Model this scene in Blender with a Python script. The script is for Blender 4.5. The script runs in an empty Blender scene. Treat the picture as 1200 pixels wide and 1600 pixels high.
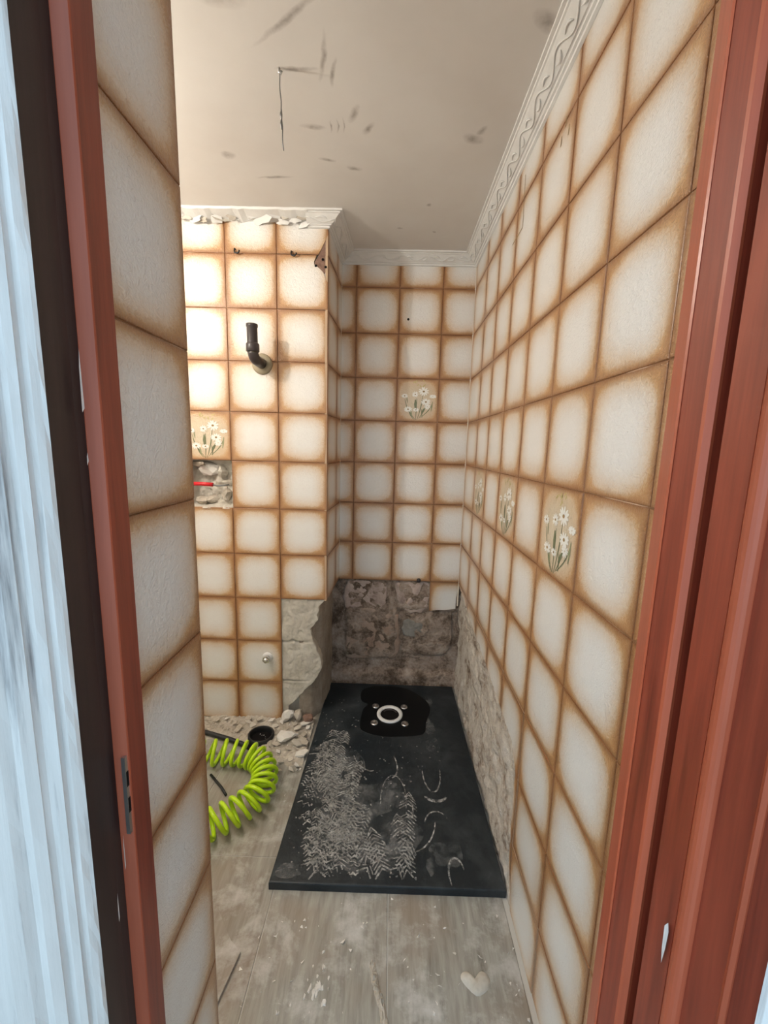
import bpy, math, random
from mathutils import Vector, Matrix, noise
random.seed(7)
sc = bpy.context.scene
col = sc.collection
S = 0.235            # metres per wall-tile pitch
FZ = -6.3            # floor height in tile pitches below the lens
def W(x, y, z): return Vector((x*S, y*S, (z-FZ)*S))

# ------------------------------------------------------------------ camera
cam_d = bpy.data.cameras.new('camera'); cam = bpy.data.objects.new('camera', cam_d); col.objects.link(cam)
cam_d.sensor_fit = 'VERTICAL'; cam_d.sensor_height = 36.0; cam_d.lens = 637.12/1600*36; cam_d.clip_start = 0.01
RM = ((0.99949205, -0.01323438, -0.02899133), (0.01760515, 0.98758083, 0.15612226), (0.02656511, -0.15655335, 0.98731218))
m4 = Matrix.Identity(4)
for i in range(3):
    m4[i][0] = RM[i][0]; m4[i][1] = RM[i][2]; m4[i][2] = -RM[i][1]
m4.translation = W(0, 0, 0)
cam.matrix_world = m4
sc.camera = cam
# ------------------------------------------------------------------ world, exposure
wd = bpy.data.worlds.new('sky'); sc.world = wd; wd.use_nodes = True
bg = wd.node_tree.nodes['Background']; bg.inputs[0].default_value = (0.64, 0.84, 1.0, 1); bg.inputs[1].default_value = 1.55
sc.view_settings.view_transform = 'Standard'; sc.view_settings.look = 'None'
sc.view_settings.exposure = 0.28; sc.view_settings.gamma = 1.0
sc.view_settings.use_curve_mapping = False
LAMP = (-5.55, 4.77, 3.5); LAMP_STRENGTH = 800.0; LAMP_COL = (1.0, 0.93, 0.83)

# ------------------------------------------------------------------ helpers
def tag(o, label=None, cat=None, group=None, kind=None):
    if label: o['label'] = label
    if cat: o['category'] = cat
    if group: o['group'] = group
    if kind: o['kind'] = kind
    return o
def empty(name, loc=(0, 0, 0)):
    o = bpy.data.objects.new(name, None); col.objects.link(o); o.location = loc; o.empty_display_size = .05
    return o
def link(name, me, parent=None):
    o = bpy.data.objects.new(name, me); col.objects.link(o)
    if parent is not None:
        o.parent = parent
        o.matrix_parent_inverse = parent.matrix_basis.inverted()
    return o
class MB:
    def __init__(s): s.v = []; s.f = []; s.m = []; s.uv = None
    def add(s, vs, fs, mi=0):
        n = len(s.v); s.v += [tuple(v) for v in vs]
        for f in fs: s.f.append(tuple(n+i for i in f)); s.m.append(mi)
    def box(s, lo, hi, mi=0):          # tile-pitch coordinates
        a = W(*lo); b = W(*hi)
        vs = [(x, y, z) for z in (a.z, b.z) for y in (a.y, b.y) for x in (a.x, b.x)]
        s.add(vs, [(0, 2, 3, 1), (4, 5, 7, 6), (0, 1, 5, 4), (2, 6, 7, 3), (0, 4, 6, 2), (1, 3, 7, 5)], mi)
    def prism(s, poly, z0, z1, mi=0):   # poly in x,y tile coordinates
        n = len(poly)
        vs = [W(x, y, z0) for x, y in poly]+[W(x, y, z1) for x, y in poly]
        fs = [(i, (i+1) % n, n+(i+1) % n, n+i) for i in range(n)]+[tuple(range(n-1, -1, -1)), tuple(range(n, 2*n))]
        s.add(vs, fs, mi)
    def tube(s, pts, r, n=10, mi=0, cap=True):   # pts metres; r metres or list
        rs = r if isinstance(r, (list, tuple)) else [r]*len(pts)
        pts = [Vector(p) for p in pts]; up = Vector((0, 0, 1)); rings = []; prev = None
        for i, p in enumerate(pts):
            t = (pts[min(i+1, len(pts)-1)]-pts[max(i-1, 0)])
            if t.length < 1e-9: t = Vector((0, 0, 1))
            t.normalize()
            if prev is None: a = t.cross(up) if abs(t.dot(up)) < .95 else t.cross(Vector((1, 0, 0)))
            else: a = prev-t*prev.dot(t)
            a.normalize(); prev = a; b = t.cross(a)
            rings.append([p+(a*math.cos(k*2*math.pi/n)+b*math.sin(k*2*math.pi/n))*rs[i] for k in range(n)])
        vs = [v for rg in rings for v in rg]; fs = []
        for i in range(len(pts)-1):
            for k in range(n): fs.append((i*n+k, i*n+(k+1) % n, (i+1)*n+(k+1) % n, (i+1)*n+k))
        if cap: fs += [tuple(range(n-1, -1, -1)), tuple((len(pts)-1)*n+k for k in range(n))]
        s.add(vs, fs, mi)
    def mesh(s, name, mats, smooth=False):
        me = bpy.data.meshes.new(name); me.from_pydata(s.v, [], s.f); me.update()
        for m in (mats if isinstance(mats, (list, tuple)) else [mats]): me.materials.append(m)
        for p, mi in zip(me.polygons, s.m): p.material_index = mi; p.use_smooth = smooth
        return me
    def build(s, name, mats, parent=None, smooth=False): return link(name, s.mesh(name, mats, smooth), parent)

# ------------------------------------------------------------------ materials
def mat(name, color=(.5, .5, .5), rough=.6, metal=0, spec=.5):
    m = bpy.data.materials.new(name); m.use_nodes = True; b = m.node_tree.nodes['Principled BSDF']
    b.inputs['Base Color'].default_value = (*color, 1); b.inputs['Roughness'].default_value = rough
    b.inputs['Metallic'].default_value = metal; b.inputs['Specular IOR Level'].default_value = spec
    m['b'] = 1
    return m
class N:
    def __init__(s, m): s.t = m.node_tree; s.b = s.t.nodes['Principled BSDF']
    def n(s, ty, **k):
        o = s.t.nodes.new(ty)
        for a, v in k.items(): setattr(o, a, v)
        return o
    def l(s, a, b): s.t.links.new(a, b)
    def put(s, sock, v):
        if hasattr(v, 'is_output'): s.l(v, sock)
        else: sock.default_value = v
    def math(s, op, a, b=None, c=None, clamp=False):
        o = s.n('ShaderNodeMath', operation=op, use_clamp=clamp); s.put(o.inputs[0], a)
        if b is not None: s.put(o.inputs[1], b)
        if c is not None: s.put(o.inputs[2], c)
        return o.outputs[0]
    def ramp(s, fac, stops, interp='LINEAR'):
        o = s.n('ShaderNodeValToRGB'); s.l(fac, o.inputs[0]); e = o.color_ramp.elements; o.color_ramp.interpolation = interp
        while len(e) < len(stops): e.new(0.5)
        for el, (p, c) in zip(e, stops): el.position = p; el.color = (*c, 1) if len(c) == 3 else c
        return o.outputs[0]
    def coord(s, which='Object', scale=(1, 1, 1)):
        tc = s.n('ShaderNodeTexCoord'); mp = s.n('ShaderNodeMapping'); mp.inputs['Scale'].default_value = scale
        s.l(tc.outputs[which], mp.inputs[0]); return mp.outputs[0]
    def pos(s, scale=(1, 1, 1)):
        g = s.n('ShaderNodeNewGeometry'); mp = s.n('ShaderNodeMapping'); mp.inputs['Scale'].default_value = scale
        s.l(g.outputs['Position'], mp.inputs[0]); return mp.outputs[0]
    def noise(s, vec, scale, detail=4, rough=.55, dist=0):
        o = s.n('ShaderNodeTexNoise'); s.l(vec, o.inputs['Vector']); o.inputs['Scale'].default_value = scale
        o.inputs['Detail'].default_value = detail; o.inputs['Roughness'].default_value = rough; o.inputs['Distortion'].default_value = dist
        return o.outputs['Fac']
    def mix(s, f, a, b, blend='MIX'):
        o = s.n('ShaderNodeMix', data_type='RGBA', blend_type=blend); s.put(o.inputs[0], f)
        for i, v in ((6, a), (7, b)):
            if hasattr(v, 'is_output'): s.l(v, o.inputs[i])
            else: o.inputs[i].default_value = (*v, 1)
        return o.outputs[2]
    def bump(s, h, strength=.3, dist=.002):
        o = s.n('ShaderNodeBump'); o.inputs['Strength'].default_value = strength; o.inputs['Distance'].default_value = dist
        s.l(h, o.inputs['Height']); s.l(o.outputs[0], s.b.inputs['Normal'])
    def color(s, c): s.l(c, s.b.inputs['Base Color'])

def tile_mat(name, center, decor=False):
    m = mat(name, rough=.24); n = N(m)
    uvn = n.n('ShaderNodeUVMap'); uvn.uv_map = 'UV'
    sp = n.n('ShaderNodeSeparateXYZ'); n.l(uvn.outputs[0], sp.inputs[0])
    oi = n.n('ShaderNodeObjectInfo'); rnd = oi.outputs['Random']
    oc = n.coord('Object')
    off = n.n('ShaderNodeVectorMath', operation='ADD'); n.l(oc, off.inputs[0])
    cmb = n.n('ShaderNodeCombineXYZ'); n.l(n.math('MULTIPLY', rnd, 37.0), cmb.inputs[0]); n.l(n.math('MULTIPLY', rnd, 91.0), cmb.inputs[1])
    n.l(cmb.outputs[0], off.inputs[1]); v = off.outputs[0]
    a = n.math('ABSOLUTE', n.math('MULTIPLY_ADD', sp.outputs[0], 2.0, -1.0))
    b = n.math('ABSOLUTE', n.math('MULTIPLY_ADD', sp.outputs[1], 2.0, -1.0))
    p = 3.2
    r = n.math('POWER', n.math('ADD', n.math('POWER', a, p), n.math('POWER', b, p)), 1/p)
    d = n.math('SUBTRACT', 1.0, r)                       # rounded distance: soft fade
    de = n.math('SUBTRACT', 1.0, n.math('MAXIMUM', a, b))  # straight distance: rim
    ns = n.math('MULTIPLY_ADD', n.noise(v, 8, 3), .30, -.15)
    wr = n.noise(v, 120, 2, .6, 1.6)
    fine = n.math('MULTIPLY_ADD', wr, .24, -.12)
    w = n.math('MULTIPLY', de, 5.0, clamp=True)
    nz = n.math('MULTIPLY', n.math('ADD', ns, fine), w)
    d3 = n.math('MULTIPLY', n.math('ADD', d, nz), n.math('MULTIPLY_ADD', rnd, .35, 1.02))
    e3 = n.math('MULTIPLY', n.math('ADD', de, n.math('MULTIPLY', nz, .5)), n.math('MULTIPLY_ADD', rnd, .5, .75))
    d3 = n.math('MINIMUM', d3, .97); e3 = n.math('MINIMUM', e3, .97)
    tan_ = (.64, .46, .29); mx = lambda k: tuple(k*x+(1-k)*y for x, y in zip(tan_, center))
    soft = n.ramp(d3, [(0.0, (.50, .275, .12)), (.09, (.575, .36, .185)), (.21, mx(.78)), (.36, mx(.48)), (.55, mx(.20)), (.80, mx(.03)), (1.0, center)])
    rim = n.ramp(e3, [(0.0, (1, 1, 1)), (.03, (.72, .72, .72)), (.09, (.34, .34, .34)), (.20, (0, 0, 0))])
    c = n.mix(rim, soft, (.25, .095, .03))
    n.color(c)
    h = n.math('ADD', wr, n.math('MULTIPLY', n.noise(v, 55, 2, .5, .6), .8))
    n.bump(h, .75, .0030)
    n.b.inputs['Roughness'].default_value = .30; n.b.inputs['Coat Weight'].default_value = .35; n.b.inputs['Coat Roughness'].default_value = .28
    return m
M = {}
M['tile'] = tile_mat('glazed_tile', (.82, .805, .775))
M['decor'] = tile_mat('decor_tile', (.66, .56, .41), True)
g = mat('grout', (.22, .11, .05), .9); n = N(g)
n.color(n.ramp(n.noise(n.pos(), 5.5, 3), [(.0, (.22, .105, .045)), (.54, (.30, .16, .08)), (.62, (.66, .48, .33)), (1, (.74, .58, .43))])); M['grout'] = g
M['biscuit'] = mat('tile_biscuit', (.50, .36, .24), .9)

def rocky(name, stops, scale=6, bump=.6, dist=.006, rough=.92, fine=70):
    m = mat(name, rough=rough, spec=.25); n = N(m); p = n.pos()
    a = n.noise(p, scale, 6, .62, .4); b = n.noise(p, fine, 5, .6)
    f = n.math('ADD', n.math('MULTIPLY', a, .72), n.math('MULTIPLY', b, .28))
    n.color(n.ramp(f, stops)); n.bump(n.math('ADD', n.math('MULTIPLY', a, .5), b), bump, dist); return m
M['masonry'] = rocky('exposed_masonry', [(.30, (.04, .028, .02)), (.43, (.16, .115, .085)), (.53, (.36, .28, .225)), (.64, (.48, .40, .34)), (.78, (.58, .52, .45))], 8, .9, .010)
M['plaster_side'] = rocky('rough_plaster', [(.30, (.13, .09, .065)), (.40, (.34, .265, .21)), (.48, (.56, .50, .43)), (.62, (.66, .61, .55)), (.8, (.74, .70, .65))], 9, .9, .010)
M['stone_brown'] = rocky('brown_stone', [(.28, (.20, .13, .095)), (.45, (.40, .285, .22)), (.6, (.47, .36, .29)), (.8, (.55, .46, .39))], 9, .6, .005)
M['stone_pink'] = rocky('pinkish_stone', [(.28, (.22, .155, .13)), (.45, (.46, .36, .315)), (.6, (.57, .47, .42)), (.8, (.66, .58, .53))], 10, .7, .006)
M['stone_grey'] = rocky('grey_mortar', [(.28, (.14, .13, .115)), (.5, (.28, .265, .24)), (.8, (.38, .36, .33))], 9, .5, .004)
M['plaster'] = rocky('pale_plaster', [(.25, (.34, .31, .26)), (.45, (.53, .49, .42)), (.6, (.62, .58, .51)), (.8, (.70, .66, .59))], 9, .5, .004)
M['core'] = rocky('pillar_core', [(.25, (.15, .12, .095)), (.45, (.30, .25, .20)), (.6, (.38, .33, .27)), (.8, (.46, .41, .35))], 6, .4, .004)
M['rubble'] = rocky('rubble_mortar', [(.25, (.26, .22, .17)), (.45, (.45, .40, .33)), (.6, (.55, .50, .43)), (.8, (.66, .62, .55))], 16, .5, .003)
M['white_plaster'] = rocky('white_plaster_chunk', [(.25, (.55, .53, .48)), (.5, (.74, .71, .66)), (.8, (.82, .80, .76))], 14, .4, .003)
M['dark_hole'] = mat('dark_cavity', (.012, .010, .010), .95, 0, .1)
M['gypsum'] = rocky('cove_gypsum', [(.2, (.70, .69, .66)), (.6, (.79, .785, .765)), (.9, (.83, .825, .81))], 10, .12, .002, .7)

m = mat('ceiling_paint', rough=.8); n = N(m); p = n.pos()
basec = n.ramp(n.noise(p, 2.4, 5), [(.3, (.70, .67, .635)), (.6, (.76, .74, .71)), (.8, (.79, .775, .75))])
warp = n.n('ShaderNodeTexNoise'); warp.inputs['Scale'].default_value = 14; warp.inputs['Detail'].default_value = 5; n.l(p, warp.inputs['Vector'])
wv = n.n('ShaderNodeVectorMath', operation='MULTIPLY_ADD'); n.l(warp.outputs['Color'], wv.inputs[0]); wv.inputs[1].default_value = (.026, .026, 0); n.l(p, wv.inputs[2])
scuffs = [(-1.22, 5.46, .24, .03, 0), (-.90, 5.32, .035, .30, .25), (-.80, 5.5, .03, .18, .25), (-1.2, 6.32, .17, .045, .1), (-1.1, 6.96, .13, .045, .2), (-2.05, 7.4, .30, .035, -.1), (-.70, 7.15, .13, .05, .3),
          (1.02, 6.5, .15, .09, .4), (1.12, 6.35, .05, .09, .6), (-.62, 6.1, .05, .16, .5), (-.45, 6.35, .05, .12, .6), (-2.6, 6.9, .10, .08, 0), (-1.9, 4.6, .35, .16, .4), (-.86, 6.32, .012, .12, .05), (-.78, 6.3, .012, .14, .05), (-.95, 6.32, .012, .10, .05), (.55, 8.1, .05, .05, 0), (1.5, 4.9, .22, .10, .5), (.05, 8.9, .06, .04, 0), (.75, 9.0, .05, .03, .5), (-1.6, 4.3, .5, .05, -.5), (-1.2, 4.9, .5, .04, -.6)]
msk = None
for (x, y, rx, ry, an) in scuffs:
    mp = n.n('ShaderNodeMapping', vector_type='TEXTURE'); n.l(wv.outputs[0], mp.inputs[0])
    mp.inputs['Location'].default_value = (x*S+.013, y*S+.013, 0); mp.inputs['Rotation'].default_value = (0, 0, an); mp.inputs['Scale'].default_value = (rx*S, ry*S, 1000)
    ln = n.n('ShaderNodeVectorMath', operation='LENGTH'); n.l(mp.outputs[0], ln.inputs[0])
    v = n.math('SUBTRACT', 1.0, n.n('ShaderNodeMath').outputs[0]) if False else n.math('SUBTRACT', 1.15, ln.outputs['Value'], clamp=True)
    msk = v if msk is None else n.math('MAXIMUM', msk, v)
msk = n.math('MULTIPLY', msk, n.math('MULTIPLY_ADD', n.noise(p, 40, 4), 1.6, -.15, clamp=True))
n.color(n.mix(n.math('MULTIPLY', msk, .8, clamp=True), basec, (.20, .165, .14))); n.bump(n.noise(p, 12, 3), .1, .004); M['ceiling'] = m

def wood(name, c0, c1, rough=.33, streak=1.0):
    m = mat(name, rough=rough); n = N(m)
    p = n.pos((26, 26, 1.1)); q = n.pos((120, 120, 7))
    f = n.math('ADD', n.math('MULTIPLY', n.noise(p, 2.2, 5, .6, .5), .7), n.math('MULTIPLY', n.noise(q, 1.2, 3), .3))
    n.color(n.ramp(f, [(.32, c0), (.62, c1)])); n.bump(n.noise(q, 1, 3), .15, .001)
    n.b.inputs['Roughness'].default_value = rough; return m
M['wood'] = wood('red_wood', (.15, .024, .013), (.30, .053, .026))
M['wood_lit'] = wood('red_wood_lit', (.36, .075, .033), (.46, .105, .05))  # same red wood, lightened to paint in the light on edges and step
M['wood_shaded'] = wood('shaded_wood', (.016, .009, .010), (.034, .018, .018), .42)  # shade of the left casing and the gap, put into the wood colour
m = mat('weathered_white_paint', rough=.5); n = N(m); p = n.pos((60, 60, 3.0)); q = n.pos((16, 16, 1.2))
f = n.math('ADD', n.math('MULTIPLY', n.noise(p, 1.3, 5, .65), .55), n.math('MULTIPLY', n.noise(q, 1.5, 4), .45))
n.color(n.ramp(f, [(.33, (.16, .16, .17)), (.40, (.50, .51, .53)), (.47, (.74, .75, .76)), (.7, (.85, .86, .87))])); n.bump(f, .35, .004); M['white_paint'] = m
m = mat('exterior_render', (.62, .61, .58), .9); M['ext'] = m
m = mat('painted_wall', (.84, .82, .78), .8); M['plain'] = m

m = mat('floor_plank', rough=.55); n = N(m); p = n.pos((9, 1.3, 1)); q = n.pos(); oi = n.n('ShaderNodeObjectInfo')
st = n.noise(p, 4.5, 6, .62, .3); bl = n.noise(q, 2.6, 4); du = n.noise(q, 6.5, 6, .68, .15); fi = n.noise(n.pos((60, 8, 1)), 2, 4)
f = n.math('ADD', n.math('MULTIPLY', st, .6), n.math('ADD', n.math('MULTIPLY', fi, .22), n.math('MULTIPLY', oi.outputs['Random'], .10)))
c = n.ramp(f, [(.28, (.20, .185, .155)), (.45, (.335, .32, .28)), (.62, (.45, .44, .395))])
c = n.mix(n.ramp(bl, [(.46, (0, 0, 0)), (.60, (.6, .6, .6))]), c, (.30, .235, .18))
c = n.mix(n.ramp(du, [(.50, (0, 0, 0)), (.62, (.5, .5, .5)), (.72, (.85, .85, .85))]), c, (.64, .635, .61))
n.color(c); n.bump(n.math('ADD', st, du), .2, .002); M['plank'] = m
M['floor_joint'] = mat('floor_joint', (.60, .58, .53), .9)

m = mat('black_slate_tray', rough=.4); n = N(m); p = n.pos()
a = n.noise(p, 3.2, 6, .6, .5); b = n.noise(p, 13, 6, .65, .8); sl = n.noise(p, 75, 5, .6)
# dust: a broad film, thicker in cloudy blotches
du = n.ramp(n.math('ADD', n.math('MULTIPLY', a, .6), n.math('MULTIPLY', b, .4)), [(.45, (0, 0, 0)), (.60, (.09, .09, .09)), (.72, (.26, .26, .26))])
n.color(n.mix(du, (.0065, .0125, .0175), (.30, .32, .33)))
n.put(n.b.inputs['Roughness'], n.math('MULTIPLY_ADD', b, .35, .3)); n.bump(n.math('ADD', n.math('MULTIPLY', b, .6), sl), .28, .003); M['tray'] = m
M['wet_black'] = mat('clean_black', (.002, .003, .004), .35, 0, .3)
m = mat('plaster_dust', (.60, .60, .58), .95, 0, .1); n = N(m); m.blend_method = 'BLEND' if hasattr(m, 'blend_method') else None
n.put(n.b.inputs['Alpha'], n.ramp(n.noise(n.pos(), 55, 5, .7), [(.36, (0, 0, 0)), (.50, (.34, .34, .34)), (.68, (.9, .9, .9))])); M['dust'] = m
m = mat('dust_film', (.55, .56, .56), .95, 0, .1); n = N(m)
n.put(n.b.inputs['Alpha'], n.ramp(n.noise(n.pos(), 16, 6, .7, .6), [(.40, (0, 0, 0)), (.56, (.13, .13, .13)), (.74, (.42, .42, .42))])); M['film'] = m
M['ring'] = mat('white_plastic_ring', (.80, .80, .79), .4)
M['steel'] = mat('brushed_steel', (.55, .55, .55), .3, 1)
M['chrome'] = mat('chrome', (.75, .74, .72), .18, 1)
M['grey_pvc'] = mat('dark_grey_pipe', (.045, .036, .036), .38)
M['flange'] = mat('beige_flange', (.36, .30, .20), .6)
M['black_rubber'] = mat('black_rubber', (.012, .013, .014), .45)
M['lime'] = mat('lime_hose_plastic', (.52, .78, .010), .30)
M['red_plastic'] = mat('red_plastic', (.72, .02, .03), .4)
M['wire'] = mat('grey_wire', (.20, .20, .20), .5, .6)
M['petal'] = mat('petal_print', (.86, .85, .80), .3)
M['stem'] = mat('stem_print', (.17, .19, .10), .3)
M['leaf'] = mat('leaf_print', (.30, .31, .17), .3)
M['sprig'] = mat('sprig_print', (.56, .47, .20), .3)
M['eye'] = mat('flower_eye_print', (.30, .19, .07), .3)
M['caulk'] = mat('caulk', (.70, .62, .52), .7)
M['rust'] = rocky('brown_scar', [(.3, (.12, .065, .045)), (.5, (.24, .145, .11)), (.75, (.38, .27, .22))], 25, .4, .002)
m = mat('bulb_glow', (1, 1, 1)); n = N(m); n.b.inputs['Emission Color'].default_value = (*LAMP_COL, 1); n.b.inputs['Emission Strength'].default_value = LAMP_STRENGTH; M['bulb'] = m
M['brass'] = mat('brass', (.5, .36, .14), .35, 1)

# ------------------------------------------------------------------ fitted room dimensions (tile pitches)
XR, YB, YF, XN = 1.8283, 10.0732, 8.5404, -1.3869
Z0 = 3.6286; CE = 4.31; XE = -1.3285; XL = -8.2
TOP = 4.30
class Frame:
    def __init__(s, o, a):
        s.o = Vector(o); s.a = Vector(a).normalized(); s.b = Vector((0, 0, 1)); s.c = s.a.cross(s.b)
    def P(s, a, b, c=0):
        v = s.o+s.a*a+s.b*b+s.c*c; return W(*v)
FR = Frame((XR, 0, 0), (0, -1, 0))        # a = -y
FB = Frame((0, YB, 0), (1, 0, 0))         # a = x
FL = Frame((0, YF, 0), (1, 0, 0))         # a = x
ret_dir = Vector((-1.25-XE, YB-YF, 0)); RET_L = ret_dir.length
FA = Frame((XE+.005, YF, 0), ret_dir)          # a from pillar corner to back
FN = Frame((XN, 0, 0), (0, 1, 0))         # a = y
TH = .055
def tile_mesh(name, w, h, u0, u1, v0, v1, mt):
    """one glazed tile: cushion bevel and a recessed grout rim; centred, a/b/c = local x/y/z, metres"""
    rings = [(.0, -.010), (.0028, -.010), (.0065, -.0025), (.013, 0.0)]
    if min(w, h) < .08: rings = [(.0, -.013), (.004, -.013), (.006, -.002), (.008, 0)]
    vs = []; uv = []
    allr = [(0, -TH)]+rings
    for ins, c in allr:
        for sx, sy in ((-1, -1), (1, -1), (1, 1), (-1, 1)):
            x = sx*(w/2-ins); y = sy*(h/2-ins)
            vs.append((x*S, y*S, c*S)); uv.append((u0+(u1-u0)*(x/w+.5), v0+(v1-v0)*(y/h+.5)))
    fs = []; ms = []
    for r in range(len(allr)-1):
        for k in range(4):
            fs.append((r*4+k, r*4+(k+1) % 4, r*4+4+(k+1) % 4, r*4+4+k)); ms.append(2 if r == 0 else (1 if r == 1 else 0))
    L = (len(allr)-1)*4; fs.append((L, L+1, L+2, L+3)); ms.append(0)
    me = bpy.data.meshes.new(name); me.from_pydata(vs, [], fs); me.update()
    for m_ in (mt, M['grout'], M['biscuit']): me.materials.append(m_)
    ul = me.uv_layers.new(name='UV')
    for p_, mi in zip(me.polygons, ms):
        p_.material_index = mi
        for li in p_.loop_indices: ul.data[li].uv = uv[me.loops[li].vertex_index]
    return me
FULL = {}
def place_tile(parent, fr, a0, a1, b0, b1, A0, A1, B0, B1, mt='tile'):
    """tile covering a0..a1 x b0..b1, cut from the whole tile A0..A1 x B0..B1"""
    w, h = a1-a0, b1-b0
    key = (mt, round(w, 2), round(h, 2), round((a0-A0)/(A1-A0), 2), round((b0-B0)/(B1-B0), 2))
    if key not in FULL:
        FULL[key] = tile_mesh('tile', w, h, (a0-A0)/(A1-A0), (a1-A0)/(A1-A0), (b0-B0)/(B1-B0), (b1-B0)/(B1-B0), M[mt])
    o = link('tile', FULL[key], parent)
    R = Matrix((fr.a, fr.b, fr.c)).transposed().to_4x4()
    J = Matrix.Rotation(random.uniform(-.0035, .0035), 4, 'X') @ Matrix.Rotation(random.uniform(-.0035, .0035), 4, 'Y') @ Matrix.Rotation(random.uniform(-.002, .002), 4, 'Z')
    o.matrix_world = Matrix.Translation(fr.P((a0+a1)/2, (b0+b1)/2, random.uniform(-.003, .001))) @ R @ J
    return o
def poly_tile(parent, fr, pts, A0, A1, B0, B1, mt='tile'):
    """broken tile: any outline, real thickness, glaze continues the pattern of the whole tile"""
    n_ = len(pts)
    vs = [fr.P(a, b, 0) for a, b in pts]+[fr.P(a, b, -TH) for a, b in pts]
    fs = [tuple(range(n_))]+[(i, n_+i, n_+(i+1) % n_, (i+1) % n_) for i in range(n_)]
    me = bpy.data.meshes.new('tile'); me.from_pydata([tuple(v) for v in vs], [], fs); me.update()
    me.materials.append(M[mt]); me.materials.append(M['biscuit'])
    ul = me.uv_layers.new(name='UV')
    for p_ in me.polygons:
        p_.material_index = 0 if p_.index == 0 else 1
        for li in p_.loop_indices:
            a, b = pts[me.loops[li].vertex_index % n_]; ul.data[li].uv = ((a-A0)/(A1-A0), (b-B0)/(B1-B0))
    return link('tile', me, parent)
def disc(mb, c, r, ax, ay, nn=14, mi=0, ry=None):
    ry = r if ry is None else ry
    mb.add([c]+[c+ax*(r*math.cos(2*math.pi*k/nn))+ay*(ry*math.sin(2*math.pi*k/nn)) for k in range(nn)], [(0, k+1, (k+1) % nn+1) for k in range(nn)], mi)
def flower_print(tile, fr, a0, b0):
    """daisy bouquet printed on the glaze (thin raised enamel), u,v in tile fractions"""
    mb = MB()
    def pt(u, v, c=.0035): return fr.P(a0+u, b0+v, c)
    ax = (fr.P(1, 0)-fr.P(0, 0)); ay = (fr.P(0, 1)-fr.P(0, 0))
    def ribbon(ps, w, mi, c=.003):
        L = []; R_ = []
        for i, (u, v) in enumerate(ps):
            u0, v0 = ps[max(i-1, 0)]; u1, v1 = ps[min(i+1, len(ps)-1)]
            dx, dy = u1-u0, v1-v0; l_ = math.hypot(dx, dy) or 1; ww = w*(1-.6*abs(2*i/(len(ps)-1)-1)) if len(ps) > 2 else w
            L.append(pt(u-dy/l_*ww, v+dx/l_*ww, c)); R_.append(pt(u+dy/l_*ww, v-dx/l_*ww, c))
        k = len(ps); mb.add(L+R_, [(i, i+1, k+i+1, k+i) for i in range(k-1)], mi)
    for (u0, v0, u1, v1, bend) in [(.50, .05, .62, .62, .02), (.46, .05, .20, .52, -.05), (.54, .08, .70, .42, .03), (.42, .06, .30, .26, -.02), (.58, .10, .86, .48, .06), (.47, .05, .48, .55, 0), (.62, .1, .60, .30, 0)]:
        ribbon([(u0+(u1-u0)*t+bend*math.sin(t*3.1), v0+(v1-v0)*t) for t in [i/6 for i in range(7)]], .011, 1)
    for (u, v, du, dv, w) in [(.45, .30, .0, .22, .030), (.60, .20, .09, .14, .026), (.38, .12, -.04, .16, .018), (.83, .25, .03, .22, .018), (.26, .44, -.02, .14, .014)]:
        ribbon([(u+du*t, v+dv*t) for t in (0, .25, .5, .75, 1)], w, 2 if w < .02 else 1, .0034)
    for i in range(9):
        a = random.uniform(.38, .66); b = random.uniform(.80, .93); ribbon([(a, b), (a+random.uniform(-.04, .04), b+.025), (a+random.uniform(-.06, .06), b+.05)], .012, 3)
    for (u, v, r, sq, rot, ez) in [(.64, .71, .125, .85, .3, 1), (.70, .47, .115, .7, .8, 1), (.28, .29, .10, .7, .2, 1), (.86, .60, .085, .55, .4, 0), (.19, .60, .08, .7, 1.2, 1), (.44, .64, .08, .9, .1, 1), (.47, .28, .075, .6, .5, 1), (.74, .36, .08, .9, .2, 0)]:
        for k in range(11):
            t = rot+k*2*math.pi/11+random.uniform(-.12, .12); cu, cv = u+math.cos(t)*r*.58, v+math.sin(t)*r*.58*sq
            pax = ax*math.cos(t)+ay*(math.sin(t)*sq); pay = ay*math.cos(t)-ax*math.sin(t)
            disc(mb, pt(cu, cv, .0042+.0002*k), r*.46, pax, pay, 8, 0, r*.15)
        if ez: disc(mb, pt(u, v, .0075), r*.22, ax, ay*.8, 10, 4)
    o = mb.build('flower_print', [M['petal'], M['stem'], M['leaf'], M['sprig'], M['eye']], tile)
    o['label'] = 'white daisies printed on the tile'
    return o
def relief(name, parent, pf, nu, nv, m_, smooth=True):
    """rough surface: pf(s,t) -> metre point"""
    mb = MB(); vs = [pf(i/nu, j/nv) for j in range(nv+1) for i in range(nu+1)]
    fs = [(j*(nu+1)+i, j*(nu+1)+i+1, (j+1)*(nu+1)+i+1, (j+1)*(nu+1)+i) for j in range(nv) for i in range(nu)]
    mb.add(vs, fs); return mb.build(name, m_, parent, smooth)
def smooth_loop(p_, k=5):
    out = []; m_ = len(p_)
    for i in range(m_):
        p0, p1, p2, p3 = [Vector((*p_[(i+d) % m_], 0)) for d in (-1, 0, 1, 2)]
        for j in range(k):
            t = j/k; q = .5*((2*p1)+(p2-p0)*t+(2*p0-5*p1+4*p2-p3)*t*t+(3*p1-p0-3*p2+p3)*t**3); out.append((q.x, q.y))
    return out
def fr_noise(x, y, z, oct=5): return noise.fractal(Vector((x, y, z)), .9, 2.1, oct)
def rid(x, y, z): return 1-abs(noise.noise(Vector((x, y, z))))*2

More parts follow.
